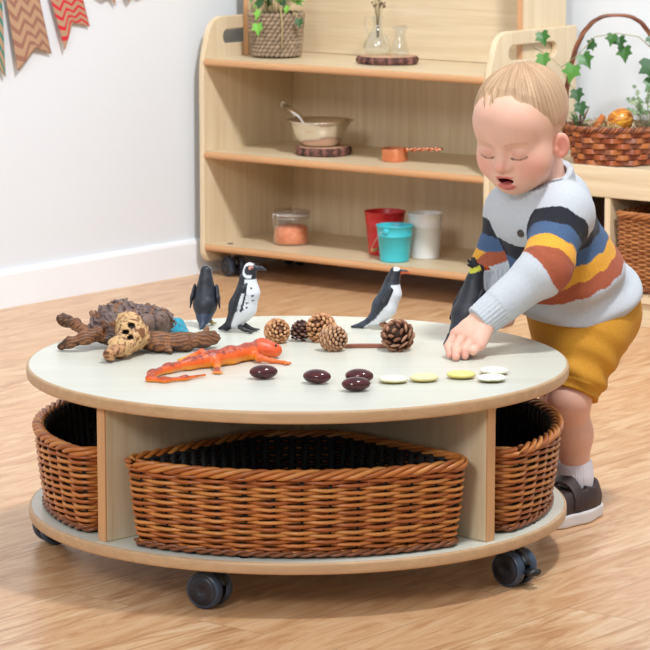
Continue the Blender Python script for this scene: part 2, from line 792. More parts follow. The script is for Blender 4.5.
# ------------------------------------------------------------------ woven wicker
m_wick = None
t = NT('varnished_brown_wicker')
a_ = t.node('ShaderNodeVertexColor', layer_name='Col')
nz = t.noise(t.coords(), 45, 3)
t.base(t.mix(t.math('MULTIPLY', nz, 0.55), a_.outputs['Color'], lin(120, 62, 26), 'MIX'))
t.set(Roughness=0.36)
t.bump(t.noise(t.coords((1, 1, 1)), 260, 2), 0.25, 0.001)
m_wick = t.m
m_inner_shade = flat('shade_black_wicker', (20, 17, 17), 0.7)  # wicker blackened to stand in for the unlit basket interior


def loop_param(poly):
    P = np.asarray(poly, float)
    Q = np.vstack([P, P[:1]])
    seg = np.linalg.norm(np.diff(Q, axis=0), axis=1)
    s = np.concatenate([[0], np.cumsum(seg)])
    L = s[-1]
    tang = np.roll(P, -1, 0) - np.roll(P, 1, 0)
    tang /= np.linalg.norm(tang, axis=1)[:, None]
    nrm = np.stack([tang[:, 1], -tang[:, 0]], 1)     # outward for a counter-clockwise loop
    NQ = np.vstack([nrm, nrm[:1]])

    def at(f):
        x = (np.asarray(f) % 1.0) * L
        p = np.stack([np.interp(x, s, Q[:, k]) for k in (0, 1)], -1)
        q = np.stack([np.interp(x, s, NQ[:, k]) for k in (0, 1)], -1)
        q /= np.linalg.norm(q, axis=-1)[..., None]
        return p, q
    return at, L


def wicker(parent, poly, z0, z1, rows, stakes, r_w=0.0036, amp=0.0042, flare=0.02, cols=((204, 124, 56), (172, 94, 38), (216, 144, 72)), rim_r=0.0044, rim_turns=None, liner=True, base_col=(60, 34, 20)):
    """woven basket: weavers in front of / behind upright stakes, plaited rim, base border, dark inside"""
    at, L = loop_param(poly)
    rs = np.random.default_rng(int(L * 1e4) % 9973)
    body = MB()
    M = stakes * 6
    f = np.arange(M) / M
    p, q = at(f)
    H = z1 - z0

    def off(z):
        tt = (z - z0) / H
        return (flare + 0.004) * (tt ** 0.6) - 0.008
    for i in range(rows):
        z = z0 + H * (i + 0.6) / (rows + 0.4)
        ph = 0 if i % 2 == 0 else PI
        d = off(z) + amp * np.cos(PI * f * stakes + ph)
        zz = z + 0.0009 * np.sin(2 * PI * f * 3 + i) + rs.normal(0, 0.0003, M)
        P = np.c_[p + q * d[:, None], zz]
        base = lin(cols[int(rs.integers(len(cols)))])
        # tone drifts along each cane
        w = 0.86 + 0.22 * vnoise(np.c_[f * 14, np.full(M, i * 1.7), np.zeros(M)], 1.0, 3)
        colr = [tuple(base[k] * w[j] for k in range(3)) for j in range(M)]
        body.tube(P, r_w, 6, closed=True, col=colr)
    for j in range(stakes):
        pp, qq = at((j + 0.5) / stakes)
        z = np.linspace(z0 + 0.002, z1, 5)
        P = np.c_[pp[None] + qq[None] * off(z)[:, None], z]
        body.tube(P, 0.0026, 5, col=lin(150, 84, 38))
    b = body.build('woven_side', m_wick, parent, colours=True)
    # plaited rim
    rim = MB()
    turns = rim_turns or int(L / 0.105)
    M2 = turns * 14
    f2 = np.arange(M2) / M2
    p2, q2 = at(f2)
    for k in range(4):
        th = 2 * PI * (f2 * turns + k / 4.0)
        d = off(z1) + 0.0075 * np.cos(th)
        z = z1 + 0.003 + 0.0060 * np.sin(th)
        P = np.c_[p2 + q2 * d[:, None], z]
        base = lin(cols[k % len(cols)])
        rim.tube(P, rim_r, 6, closed=True, col=base)
    rim.build('rim', m_wick, parent, colours=True)
    # base border rope
    bb = MB()
    turns = int(L / 0.05)
    M3 = turns * 10
    f3 = np.arange(M3) / M3
    p3, q3 = at(f3)
    for k in range(2):
        th = 2 * PI * (f3 * turns + k / 2.0)
        P = np.c_[p3 + q3 * (0.0015 + 0.003 * np.cos(th))[:, None], z0 + 0.0005 + 0.003 * np.sin(th)]
        bb.tube(P, 0.0034, 6, closed=True, col=lin(120, 66, 32))
    bb.build('base_border', m_wick, parent, colours=True)
    # woven bottom and gapped inner weave, coloured black for the shade inside
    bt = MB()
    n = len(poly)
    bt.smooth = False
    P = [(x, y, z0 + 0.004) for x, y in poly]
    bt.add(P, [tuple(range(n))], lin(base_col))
    bt.build('bottom', m_inner_shade, parent)
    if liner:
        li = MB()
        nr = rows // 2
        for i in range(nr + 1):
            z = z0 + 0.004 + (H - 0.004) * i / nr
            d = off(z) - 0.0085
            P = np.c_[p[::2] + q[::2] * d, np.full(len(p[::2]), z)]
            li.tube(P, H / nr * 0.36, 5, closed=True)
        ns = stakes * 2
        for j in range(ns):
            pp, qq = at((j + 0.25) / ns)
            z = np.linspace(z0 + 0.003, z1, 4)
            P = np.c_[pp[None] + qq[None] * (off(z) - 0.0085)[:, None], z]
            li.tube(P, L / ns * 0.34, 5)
        li.build('inner_weave', m_inner_shade, parent)
    return b


def sector_poly(R, g, rc, r_in):
    """quarter sector pointing along -y, inner end cut off, corners rounded"""
    d = g + rc
    Ra = R - rc
    pts = []
    A = -PI / 2
    lim = PI / 4 - math.asin(d / Ra)
    base = []
    n = 40
    for i in range(n + 1):
        a = A - lim + 2 * lim * i / n
        base.append((a, Ra * math.cos(a), Ra * math.sin(a)))
    out = []
    # right after arc end: straight edge towards the centre
    for (a, x, y) in base:
        out.append((x + rc * math.cos(a), y + rc * math.sin(a)))
    # corner at the right end
    a1 = A + lim
    e = math.radians(-45) + PI / 2     # outward normal of the right straight side
    x, y = base[-1][1:]
    for i in range(1, 9):
        a = a1 + (e - a1) * i / 8
        out.append((x + rc * math.cos(a), y + rc * math.sin(a)))
    # inner corners
    ax = math.radians(-45)
    ri = r_in
    xi, yi = ri * math.cos(ax), ri * math.sin(ax)
    nx, ny = math.cos(e), math.sin(e)
    cx, cy = xi - nx * d, yi - ny * d
    for i in range(1, 12):
        q = i / 12
        out.append((x + (cx - x) * q + rc * nx, y + (cy - y) * q + rc * ny))
    for i in range(0, 9):
        a = e + (PI / 2 - e) * i / 8
        out.append((cx + rc * math.cos(a), cy + rc * math.sin(a)))
    left = [(-px, py) for (px, py) in out[len(base):]][::-1]
    return out + left


SEC = sector_poly(0.468, 0.057, 0.022, 0.17)
for k, (rz, lab) in enumerate(((0.0, 'quarter round brown wicker basket in the front middle compartment of the round table'),
                               (-PI / 2, 'brown wicker basket at the left end under the round table, left of the divider'),
                               (PI / 2, 'brown wicker basket at the right end under the round table, beside the child\'s leg'))):
    bk = empty('wicker_basket', (0, 0, ZB1 + 0.004), rz)
    tag(bk, lab, 'basket', 'wicker baskets under the round table')
    wicker(bk, SEC, 0.004, 0.142, 23, 28, r_w=0.0034, amp=0.0056, flare=0.016)
# ------------------------------------------------------------------ tall open shelf unit against the back wall
RZ = -TH
SH = empty('shelf_unit', S(0, 0, 0), RZ)
tag(SH, 'tall maple open shelf unit on castors with a raised back, behind the table', 'shelf unit')
W, D = 1.046, 0.425
# side panel outline in (w, z)
side = [(0.05, 0.042), (0.40, 0.042), (D, 0.06), (D, 0.765), (0.085, 0.765)]
for (a, b) in ((0.066, 0.762), (0.048, 0.753), (0.034, 0.738), (0.022, 0.712), (0.011, 0.675), (0.003, 0.640), (0.0, 0.60)):
    side.append((a, b))
for i in range(6):
    a = PI + PI / 2 * i / 5
    side.append((0.035 + 0.035 * math.cos(a), 0.078 + 0.036 * math.sin(a)))
hole = rrect(0.092, 0.684, 0.325, 0.726, 0.02)[::-1]
for x in (0.009, W - 0.009):
    profile_plate('side_panel', [side, hole], 0.018, 'x', [m_face, m_edge], SH, 0.003, (x, 0, 0))
SHELF_Z = (0.0975, 0.3725, 0.6455)
for z1 in SHELF_Z:
    # bull-nosed front
    pr = [(D - 0.012, z1), (D - 0.012, z1 - 0.0205)]
    nose = []
    for i in range(7):
        a = -PI / 2 - PI * i / 6
        nose.append((0.008 + 0.008 * math.cos(a), z1 - 0.01025 + 0.01025 * math.sin(a)))
    pr = pr + nose
    mb = MB()
    n = len(pr)
    x0, x1 = 0.0185, W - 0.0185
    vs = [(x0, a, b) for a, b in pr] + [(x1, a, b) for a, b in pr]
    mb.smooth = False
    for i in range(n):
        j = (i + 1) % n
        mb.m = 1 if (2 <= i < n - 1) else 0
        mb.smooth = mb.m == 1
        mb.add([vs[i], vs[j], vs[n + j], vs[n + i]], [(0, 1, 2, 3)])
    mb.smooth = False
    mb.m = 0
    mb.add(vs, [tuple(range(n)), tuple(range(2 * n - 1, n - 1, -1))])
    mb.build('shelf', [m_face_h, m_edge_h], SH)
mb = MB()
mb.smooth = False
mb.box((0.0185, D - 0.011, 0.0775), (W - 0.0185, D - 0.001, 0.765))
mb.build('back_panel', m_face, SH)
# raised back part standing on the top shelf
for x in (0.0195, W - 0.0375):
    mb = MB()
    mb.smooth = False
    mb.box((x, 0.186, 0.646), (x + 0.018, D - 0.028, 1.25))
    o = mb.build('upper_side', m_face, SH)
    mb = MB()
    mb.smooth = False
    mb.box((x, 0.1825, 0.646), (x + 0.018, 0.1859, 1.25))
    mb.build('edging', m_edge, o)
mb = MB()
mb.smooth = False
mb.box((0.038, D - 0.045, 0.647), (W - 0.038, D - 0.030, 1.25))
mb.build('upper_back', m_face_h, SH)
mb = MB()
mb.smooth = False
mb.box((0.0195, 0.183, 1.2505), (W - 0.0195, D - 0.028, 1.27))
mb.build('upper_top', m_face_h, SH)
for (x, y, a) in ((0.075, 0.065, 70), (W - 0.085, 0.065, 55), (0.075, D - 0.07, 20), (W - 0.085, D - 0.07, 110)):
    castor(SH, (x, y, 0), math.radians(a), 0.060, brake=False)
for x in (0.075, W - 0.085):
    mb = MB()
    mb.lathe([(0, 0.0015), (0.008, 0.0015), (0.010, 0.0)], 16)
    mb.build('bolt', m_black, SH, (x, 0.05, SHELF_Z[0]))

# ------------------------------------------------------------------ low unit to the right with a basket cubby
LU = empty('low_storage_unit', S(1.085, 0.03, 0), RZ)
tag(LU, 'low maple storage unit at the right edge with open cubbies and a lipped top', 'storage unit')


def lbox(name, lo, hi, mat, bev=0.0015):
    mb = MB()
    mb.smooth = False
    mb.box(lo, hi)
    return mb.build(name, mat, LU, bevel=bev)


o = 1.085
lbox('front_rail', (0.0, 0, 0.342), (1.0, 0.016, 0.4235), m_face_h)
lbox('top_panel', (0.0, 0.0165, 0.389), (1.0, 0.395, 0.407), m_face_h)
lbox('bottom_shelf', (0.0185, 0, 0.066), (0.9815, 0.395, 0.093), m_face_h)
lbox('plinth', (0.019, 0.012, 0.0), (0.981, 0.028, 0.0655), m_face_h)
for x in (0.0, 0.982):
    lbox('end_panel', (x, 0.0165, 0.0), (x + 0.018, 0.395, 0.3885), m_face)
lbox('divider', (1.405 - o, 0.002, 0.0935), (1.423 - o, 0.385, 0.3415), m_face)
lbox('back_panel', (0.0185, 0.386, 0.094), (0.9815, 0.394, 0.388), flat('dark_backing_board', (58, 44, 34), 0.7))

cb = empty('cubby_basket', S(1.609, 0.028, 0.0975), RZ)
tag(cb, 'brown woven basket inside the right cubby of the low storage unit', 'basket')
wicker(cb, [(x, y + 0.15) for x, y in rrect(-0.165, -0.15, 0.165, 0.15, 0.03, 5)], 0.004, 0.2, 30, 56, r_w=0.0036, amp=0.0035, flare=0.006,
       cols=((176, 112, 60), (160, 98, 50), (190, 126, 72)), liner=False)
# ------------------------------------------------------------------ things standing on the shelves
def at_shelf(name, u, w, lvl, label, cat, group=None, dz=0.0, rz=RZ):
    o = empty(name, S(u, w, SHELF_Z[lvl] + 0.0005 + dz), rz)
    return tag(o, label, cat, group)


def glass(name):
    """thin clear glass: mostly see-through, mirror-like towards grazing angles"""
    t = NT(name)
    tr = t.node('ShaderNodeBsdfTransparent')
    tr.inputs['Color'].default_value = (0.95, 0.965, 0.965, 1)
    gl = t.node('ShaderNodeBsdfGlossy')
    gl.inputs['Roughness'].default_value = 0.04
    gl.inputs['Color'].default_value = (1, 1, 1, 1)
    fr = t.node('ShaderNodeLayerWeight')
    fr.inputs['Blend'].default_value = 0.5
    mx = t.node('ShaderNodeMixShader')
    t.l(t.math('ADD', t.math('MULTIPLY', t.math('POWER', fr.outputs['Facing'], 3.0), 0.75), 0.05), mx.inputs[0])
    t.l(tr.outputs[0], mx.inputs[1])
    t.l(gl.outputs[0], mx.inputs[2])
    t.l(mx.outputs[0], t.n['Material Output'].inputs['Surface'])
    return t.m


m_glass = glass('clear_glass')
m_bark = painted('bark_and_cut_wood', 0.8, (120, 0.6, 0.003))


def wood_slice(root, R, h, seed):
    """round slice: barky rim, pale rings on the cut face"""
    mb = MB()
    n = 72
    rs = []
    for k in range(n):
        a = 2 * PI * k / n
        rs.append(R * (1 + 0.03 * math.sin(2 * a + seed) + 0.02 * math.sin(5 * a + seed * 2) + 0.022 * random.uniform(-1, 1)))
    vs, fs, cs = [], [], []
    bark = [lin(74, 46, 38), lin(110, 70, 60), lin(58, 36, 30), lin(134, 88, 76)]
    lev = [(0.90, 0.0), (1.0, 0.12), (1.02, 0.5), (0.99, 0.88), (0.93, 1.0), (0.90, 1.0), (0.55, 1.0), (0.25, 1.0)]
    for j, (f, z) in enumerate(lev):
        for k in range(n):
            a = 2 * PI * k / n
            r = rs[k] * f + (random.uniform(-1, 1) * 0.002 if 0 < j < 4 else 0)
            vs.append((r * math.cos(a), r * math.sin(a), h * z))
            cs.append(bark[(k // 2 + j * (k % 3 == 0)) % 4] if j < 5 else lin(196, 150, 124) if j == 5 else lin(206, 168, 132))
    for j in range(len(lev) - 1):
        for k in range(n):
            l = (k + 1) % n
            fs.append((j * n + k, j * n + l, (j + 1) * n + l, (j + 1) * n + k))
    fs.append(tuple((len(lev) - 1) * n + k for k in range(n)))
    fs.append(tuple(range(n - 1, -1, -1)))
    mb.smooth = False
    mb.add(vs, fs, cs)
    o = mb.build('slice', m_bark, root, colours=True)
    return o


r = at_shelf('wood_slice', 0.547, 0.200, 2, 'dark barked wood slice on the top shelf under the glass jug and vase', 'wood slice')
wood_slice(r, 0.086, 0.022, 1.0)
r = at_shelf('wood_slice', 0.340, 0.160, 1, 'barked wood slice on the middle shelf under the steel bowl', 'wood slice')
wood_slice(r, 0.083, 0.024, 2.3)

# mixing bowl with a spoon
m_chrome = flat('polished_stainless_steel', (228, 226, 222), 0.2, 1.0)
r = at_shelf('mixing_bowl', 0.328, 0.160, 1, 'stainless steel mixing bowl on a wood slice on the middle shelf', 'bowl', dz=0.0245)
mb = MB()
prof = [(0, 0.0), (0.045, 0.0), (0.058, 0.006), (0.072, 0.024), (0.082, 0.048), (0.089, 0.070), (0.099, 0.0735), (0.099, 0.0752), (0.0845, 0.0725),
        (0.080, 0.050), (0.070, 0.027), (0.056, 0.009), (0.044, 0.003), (0, 0.003)]
mb.lathe(prof, 64)
mb.build('bowl', m_chrome, r)
r = at_shelf('spoon', 0.328, 0.160, 1, 'steel spoon leaning out of the left side of the mixing bowl', 'spoon', dz=0.0245)
mb = MB()
mb.tube([(-0.012, 0.0, 0.013), (-0.03, -0.002, 0.03), (-0.074, -0.004, 0.082), (-0.128, -0.006, 0.108)], [0.006, 0.004, 0.0085, 0.0095], 12)
mb.build('handle', m_chrome, r)
mb = MB()
Q = [(-0.134 + 0.007 * math.cos(a), -0.006, 0.113 + 0.007 * math.sin(a)) for a in np.linspace(0, 2 * PI, 16, endpoint=False)]
mb.tube(Q, 0.0014, 6, closed=True)
mb.build('hanging_ring', m_chrome, r)
mb = MB()
M = Matrix.Translation((0.004, 0, 0.0105)) @ Matrix.Diagonal((1.4, 1, 1, 1))
mb.lathe([(0, -0.006), (0.008, -0.005), (0.015, 0.002), (0.0145, 0.003), (0.008, -0.003), (0, -0.004)], 24, M)
mb.build('scoop', m_chrome, r)

# copper measuring cup
m_copper = flat('polished_copper', (240, 164, 132), 0.22, 1.0)
r = at_shelf('measuring_cup', 0.610, 0.150, 1, 'shiny copper measuring cup with a long looped handle on the middle shelf', 'measuring cup')
mb = MB()
mb.lathe([(0, 0), (0.034, 0), (0.0375, 0.003), (0.039, 0.034), (0.0402, 0.036), (0.039, 0.037), (0.0375, 0.036), (0.036, 0.004), (0, 0.003)], 48)
mb.build('cup', m_copper, r)
mb = MB()
n = 40
for sgn in (-1, 1):
    pts = []
    for i in range(n + 1):
        q = i / n
        pts.append((0.038 + 0.115 * q, sgn * 0.007 * math.sin(PI * 4 * q + 0.2), 0.034 + 0.010 * q + sgn * 0.004 * math.cos(PI * 4 * q)))
    mb.tube(pts, 0.0028, 8)
Q = [(0.160 + 0.009 * math.cos(a), 0.010 * math.sin(a), 0.045) for a in np.linspace(0, 2 * PI, 20, endpoint=False)]
mb.tube(Q, 0.0024, 6, closed=True)
mb.build('handle', m_copper, r)

# clip-top jar of orange grains
r = at_shelf('glass_jar', 0.220, 0.160, 0, 'squat clip-top glass jar half filled with orange grains on the bottom shelf', 'jar')
mb = MB()
mb.lathe([(0, 0), (0.050, 0), (0.054, 0.004), (0.0545, 0.080), (0.052, 0.086), (0.049, 0.086), (0.0515, 0.078), (0.051, 0.006), (0.048, 0.003), (0, 0.003)], 48)
mb.build('jar_body', m_glass, r)
t = NT('orange_lentil_grains')
vor = t.node('ShaderNodeTexVoronoi')
vor.inputs['Scale'].default_value = 260
t.l(t.coords(), vor.inputs['Vector'])
t.base(t.ramp(vor.outputs['Color'], [(0.2, lin(226, 116, 74)), (0.8, lin(244, 158, 112))]))
t.set(Roughness=0.6)
t.bump(vor.outputs['Distance'], 0.5, 0.002)
mb = MB()
mb.lathe([(0, 0.0034), (0.0478, 0.0036), (0.0505, 0.007), (0.0507, 0.050), (0.035, 0.055), (0.015, 0.052), (0, 0.054)], 48)
mb.build('orange_grains', t.m, r)
mb = MB()
mb.lathe([(0, 0.0935), (0.046, 0.0935), (0.050, 0.0955), (0.0535, 0.0975), (0.0535, 0.101), (0.050, 0.1035), (0.03, 0.105), (0, 0.105)], 48)
mb.build('lid', m_glass, r)
mb = MB()
mb.lathe([(0.0495, 0.0865), (0.0535, 0.0865), (0.0535, 0.0928), (0.0495, 0.0928)], 48, closed=True)
mb.build('rubber_seal', flat('translucent_seal', (205, 196, 190), 0.5), r)
mb = MB()
for z in (0.0805, 0.095):
    Q = [(0.0562 * math.cos(a), 0.0562 * math.sin(a), z) for a in np.linspace(0, 2 * PI, 40, endpoint=False)]
    mb.tube(Q, 0.0012, 6, closed=True)
for s in (-1, 1):
    mb.tube([(s * 0.010 - 0.012, -0.057, 0.098), (s * 0.010 - 0.012, -0.060, 0.085), (s * 0.006 - 0.012, -0.060, 0.055)], 0.0013, 6)
mb.tube([(-0.004 - 0.014, -0.0600, 0.055), (0.004 - 0.010, -0.0600, 0.055)], 0.0013, 6)
mb.build('wire_clip', m_steel, r)


# three little metal buckets
def bucket(u, w, R1, R0, h, rgb, label, handle=None):
    r = at_shelf('bucket', u, w, 0, label, 'bucket', 'small metal buckets on the bottom shelf')
    m = flat('bucket_enamel', rgb, 0.32)
    mb = MB()
    mb.lathe([(0, 0.003), (R0 - 0.003, 0.003), (R0 - 0.002, 0.0), (R0, 0.001), (R0 + 0.0005, 0.004), (R0 + (R1 - R0) * 0.7, h * 0.7), (R0 + (R1 - R0) * 0.7 + 0.0012, h * 0.705),
              (R0 + (R1 - R0) * 0.7 + 0.0005, h * 0.715), (R1, h - 0.004),
              (R1 + 0.0022, h - 0.003), (R1 + 0.0024, h - 0.0005), (R1, h), (R1 - 0.0015, h - 0.003), (R0 - 0.001, 0.006), (0, 0.006)], 56)
    mb.build('pail', m, r)
    if handle is not None:
        ca, sa = math.cos(handle), math.sin(handle)
        for s in (-1, 1):
            mb = MB()
            M = Matrix.Translation((s * ca * (R1 - 0.001), s * sa * (R1 - 0.001), h * 0.86)) @ Matrix.Rotation(handle + (0 if s > 0 else PI), 4, 'Z') @ Matrix.Rotation(PI / 2, 4, 'Y')
            mb.lathe([(0.009, -0.002), (0.009, 0.002), (0.004, 0.004), (0, 0.004)], 16, M)
            mb.build('ear', m, r)
        mb = MB()
        pts = []
        for i in range(25):
            b = PI * i / 24
            x = (R1 + 0.004) * math.cos(b)
            y = -(0.2 * R1 + 0.55 * h * 1.0 * math.sin(b) * 0.0) - math.sin(b) * (R1 + 0.006) * 1.0
            z = h * 0.86 - math.sin(b) * h * 0.62
            pts.append((x * ca - y * sa * -1 * -1 if False else x * ca - y * sa, x * sa + y * ca, z))
        mb.tube(pts, 0.0012, 6)
        b = mb.build('bail', m_steel, r)
        mb = MB()
        g = np.array(pts[9:16])
        mb.tube(g, [0.003, 0.0048, 0.0052, 0.0052, 0.0052, 0.0048, 0.003], 10)
        mb.build('wooden_grip', flat('turned_wood_grip', (200, 140, 90), 0.5), b)
    return r


bucket(0.560, 0.170, 0.0585, 0.046, 0.125, (196, 30, 38), 'red metal bucket on the bottom shelf behind the teal one')
bucket(0.668, 0.075, 0.0515, 0.041, 0.104, (62, 190, 204), 'teal metal bucket with a wooden handle grip on the bottom shelf', math.radians(278))
bucket(0.697, 0.181, 0.0495, 0.042, 0.130, (222, 222, 220), 'white metal bucket on the bottom shelf, right of the teal one')

# glass jug and bud vase on the upper wood slice
r = at_shelf('glass_jug', 0.505, 0.205, 2, 'clear glass jug holding dried flowers, left on the upper wood slice', 'jug', dz=0.0225)
mb = MB()
mb.lathe([(0, 0), (0.028, 0), (0.038, 0.006), (0.043, 0.020), (0.040, 0.036), (0.030, 0.052), (0.017, 0.070), (0.012, 0.085), (0.012, 0.100), (0.017, 0.112),
          (0.0155, 0.112), (0.0105, 0.100), (0.0105, 0.085), (0.0152, 0.070), (0.028, 0.052), (0.038, 0.036), (0.041, 0.020), (0.036, 0.008), (0.027, 0.003), (0, 0.003)], 48)
mb.build('jug_body', m_glass, r)
mb = MB()
pts = [(-0.012, -0.002, 0.098), (-0.024, -0.003, 0.110), (-0.038, -0.004, 0.108), (-0.046, -0.004, 0.092), (-0.042, -0.004, 0.072), (-0.032, -0.003, 0.060), (-0.0245, -0.002, 0.0565)]
P = np.array(pts)
tt = np.linspace(0, len(P) - 1, 40)
P = np.stack([np.interp(tt, range(len(P)), P[:, k]) for k in range(3)], 1)
for _ in range(3):
    P[1:-1] = (P[:-2] + 2 * P[1:-1] + P[2:]) / 4
mb.tube(P, 0.003, 8)
mb.build('handle', m_glass, r)

r = at_shelf('dried_flower_sprig', 0.505, 0.205, 2, 'sprig of brown dried flowers standing in the glass jug', 'flowers', dz=0.0225)
mb = MB()
for k in range(9):
    a = k * 2.4
    tip = np.array([0.018 * math.cos(a) * (0.5 + 0.5 * (k % 3) / 2), 0.018 * math.sin(a) * (0.5 + 0.5 * (k % 3) / 2), 0.145 + 0.02 * (k % 4)])
    b0 = np.array([0.003 * math.cos(a), 0.003 * math.sin(a), 0.05])
    mid = np.array([0.004 * math.cos(a), 0.004 * math.sin(a), 0.105])
    mb.tube([b0, mid, tip], 0.0008, 5, col=lin(126, 110, 70))
    for j in range(6):
        c = tip + np.array([random.uniform(-1, 1), random.uniform(-1, 1), random.uniform(-1.4, 1)]) * 0.006
        M = Matrix.Translation(c) @ Matrix.Rotation(random.uniform(0, 3), 4, 'X') @ Matrix.Rotation(random.uniform(0, 3), 4, 'Z')
        mb.lathe([(0, -0.004), (0.0024, -0.001), (0.003, 0.002), (0, 0.004)], 6, M, col=lin(*random.choice([(92, 66, 50), (120, 92, 70), (150, 126, 100), (74, 52, 44)])))
mb.build('flower_heads', painted('dried_petals', 0.8), r, colours=True)

r = at_shelf('bud_vase', 0.590, 0.200, 2, 'small clear glass bud vase, right on the upper wood slice', 'vase', dz=0.0225)
mb = MB()
mb.lathe([(0, 0), (0.020, 0), (0.025, 0.005), (0.0255, 0.016), (0.020, 0.040), (0.0145, 0.058), (0.0145, 0.066), (0.0235, 0.088), (0.022, 0.088),
          (0.0125, 0.066), (0.0125, 0.058), (0.018, 0.040), (0.0235, 0.016), (0.023, 0.007), (0.019, 0.004), (0, 0.004)], 48)
mb.build('vase_body', m_glass, r)

# ------------------------------------------------------------------ woven pot with ivy
r = at_shelf('plant_pot', 0.143, 0.185, 2, 'brown seagrass woven plant pot at the left of the top shelf', 'plant pot', dz=0.002)
r.scale = (1, 1, 1)
t = NT('seagrass_rope')
a_ = t.node('ShaderNodeVertexColor', layer_name='Col')
t.base(t.mix(t.math('MULTIPLY', t.noise(t.coords(), 60, 3), 0.5), a_.outputs['Color'], lin(70, 52, 38)))
t.set(Roughness=0.75)
m_sea = t.m
mb = MB()
rows, nk = 11, 30
for i in range(rows):
    z = 0.0088 + i * 0.0115
    R = 0.0675 + 0.0095 * (i / (rows - 1)) ** 0.9
    N = nk * 8
    f = np.arange(N) / N
    ph = (i % 2) * PI
    bulge = np.abs(np.cos(PI * f * nk + ph / 2))
    rad = R + 0.003 * bulge
    P = np.c_[rad * np.cos(2 * PI * f), rad * np.sin(2 * PI * f), z + 0.0022 * np.sin(2 * PI * f * nk + ph)]
    rr = 0.0036 + 0.0030 * bulge
    cc = [tuple(np.array(lin(176, 152, 126)) * (0.6 + 0.6 * vnoise(np.array([[f_ * 40, i * 3.3, 0.0]]), 1.0, 5)[0])) for f_ in f]
    mb.tube(P, rr, 7, closed=True, col=cc)
mb.build('woven_pot', m_sea, r, colours=True)
mb = MB()
mb.lathe([(0, 0.118), (0.069, 0.116), (0.066, 0.0), (0, 0.0)], 32)
mb.build('soil', flat('dark_potting_soil', (46, 34, 26), 0.9), r)


def leaf_mesh(mb, pos, normal, tip, size, col, lobes=5, curl=0.25):
    """one ivy leaf: five-pointed outline, folded along the midrib, a few tenths of a millimetre thick"""
    z = Vector(normal).normalized()
    y = Vector(tip)
    y = (y - z * y.dot(z)).normalized()
    x = y.cross(z)
    out = [(0, 0), (0.22, -0.12), (0.46, 0.02), (0.36, 0.2), (0.56, 0.46), (0.27, 0.52), (0.12, 0.74), (0, 1.0)]
    out = out + [(-a, b) for a, b in out[-2:0:-1]]
    vs = []
    for layer in (0, 1):
        for (a, b) in out:
            h = curl * abs(a) - 0.18 * b * b - layer * 0.02
            vs.append(Vector(pos) + (x * a + y * b + z * h) * size)
        vs.append(Vector(pos) + (y * 0.4 + z * (-0.03 - layer * 0.02)) * size)
    n = len(out)
    fs = []
    for i in range(n):
        j = (i + 1) % n
        fs.append((i, j, n))
        fs.append((n + 1 + j, n + 1 + i, 2 * n + 1))
        fs.append((i, n + 1 + i, n + 1 + j, j))
    s = mb.smooth
    mb.smooth = False
    mb.add(vs, fs, col)
    mb.smooth = s


m_leaf = painted('ivy_leaf', 0.42)
LEAFC = [(52, 104, 36), (76, 132, 46), (104, 158, 56), (38, 82, 34), (132, 172, 74), (34, 70, 38)]
r = at_shelf('ivy_plant', 0.143, 0.185, 2, 'leafy green ivy plant growing in the seagrass pot', 'plant', dz=0.1215)
lv, st = MB(), MB()
for k in range(46):
    a = random.uniform(0, 2 * PI)
    R = 0.060 * math.sqrt(random.random())
    hgt = random.uniform(0.034, 0.10)
    tip = np.array([R * math.cos(a) * 1.1, R * math.sin(a) * 1.1, hgt])
    b0 = np.array([R * 0.5 * math.cos(a), R * 0.5 * math.sin(a), 0.0])
    st.tube([b0, (b0 + tip) / 2 + np.array([0, 0, 0.01]), tip], 0.0009, 5)
    leaf_mesh(lv, tip, (math.cos(a) * 0.6, math.sin(a) * 0.6 - 0.5, 0.7), (math.cos(a), math.sin(a), -0.4), random.uniform(0.022, 0.034), lin(*random.choice(LEAFC)))
# trailing shoots over the pot's front and right
for (pts, sz) in (([(0.0, -0.05, 0.01), (0.008, -0.086, 0.018), (0.010, -0.094, -0.008), (0.008, -0.094, -0.02)], 0.036),
                  ([(0.05, -0.02, 0.01), (0.075, -0.035, 0.03), (0.098, -0.03, 0.012), (0.112, -0.03, -0.004)], 0.030),
                  ([(0.045, -0.045, 0.01), (0.070, -0.066, 0.035), (0.076, -0.064, -0.02), (0.072, -0.062, -0.09)], 0.0)):
    st.tube(pts, 0.0016 if sz == 0 else 0.001, 6)
    if sz:
        leaf_mesh(lv, pts[-1], (0.25, -1, 0.3), (0.1, 0, -1), sz, lin(112, 176, 60) if sz > 0.033 else lin(56, 92, 48))
        leaf_mesh(lv, pts[1], (-0.2, -1, 0.5), (-0.3, -0.2, -1), sz * 0.9, lin(128, 186, 74))
lv.build('leaves', m_leaf, r, colours=True)
st.build('stems', flat('pale_stem', (186, 172, 120), 0.6), r)

# ------------------------------------------------------------------ bunting on the left wall
B0 = S(WALL_U + 0.012, 0, 0)


def bunt_pt(s, z, d=0.0):
    return S(WALL_U + 0.010 + d, s, z)


bunt = empty('bunting', S(WALL_U + 0.010, -0.5, 0.9), TH * 0)
tag(bunt, 'string of swallow-tailed hessian pennants with zigzag stripes on the left wall', 'bunting')


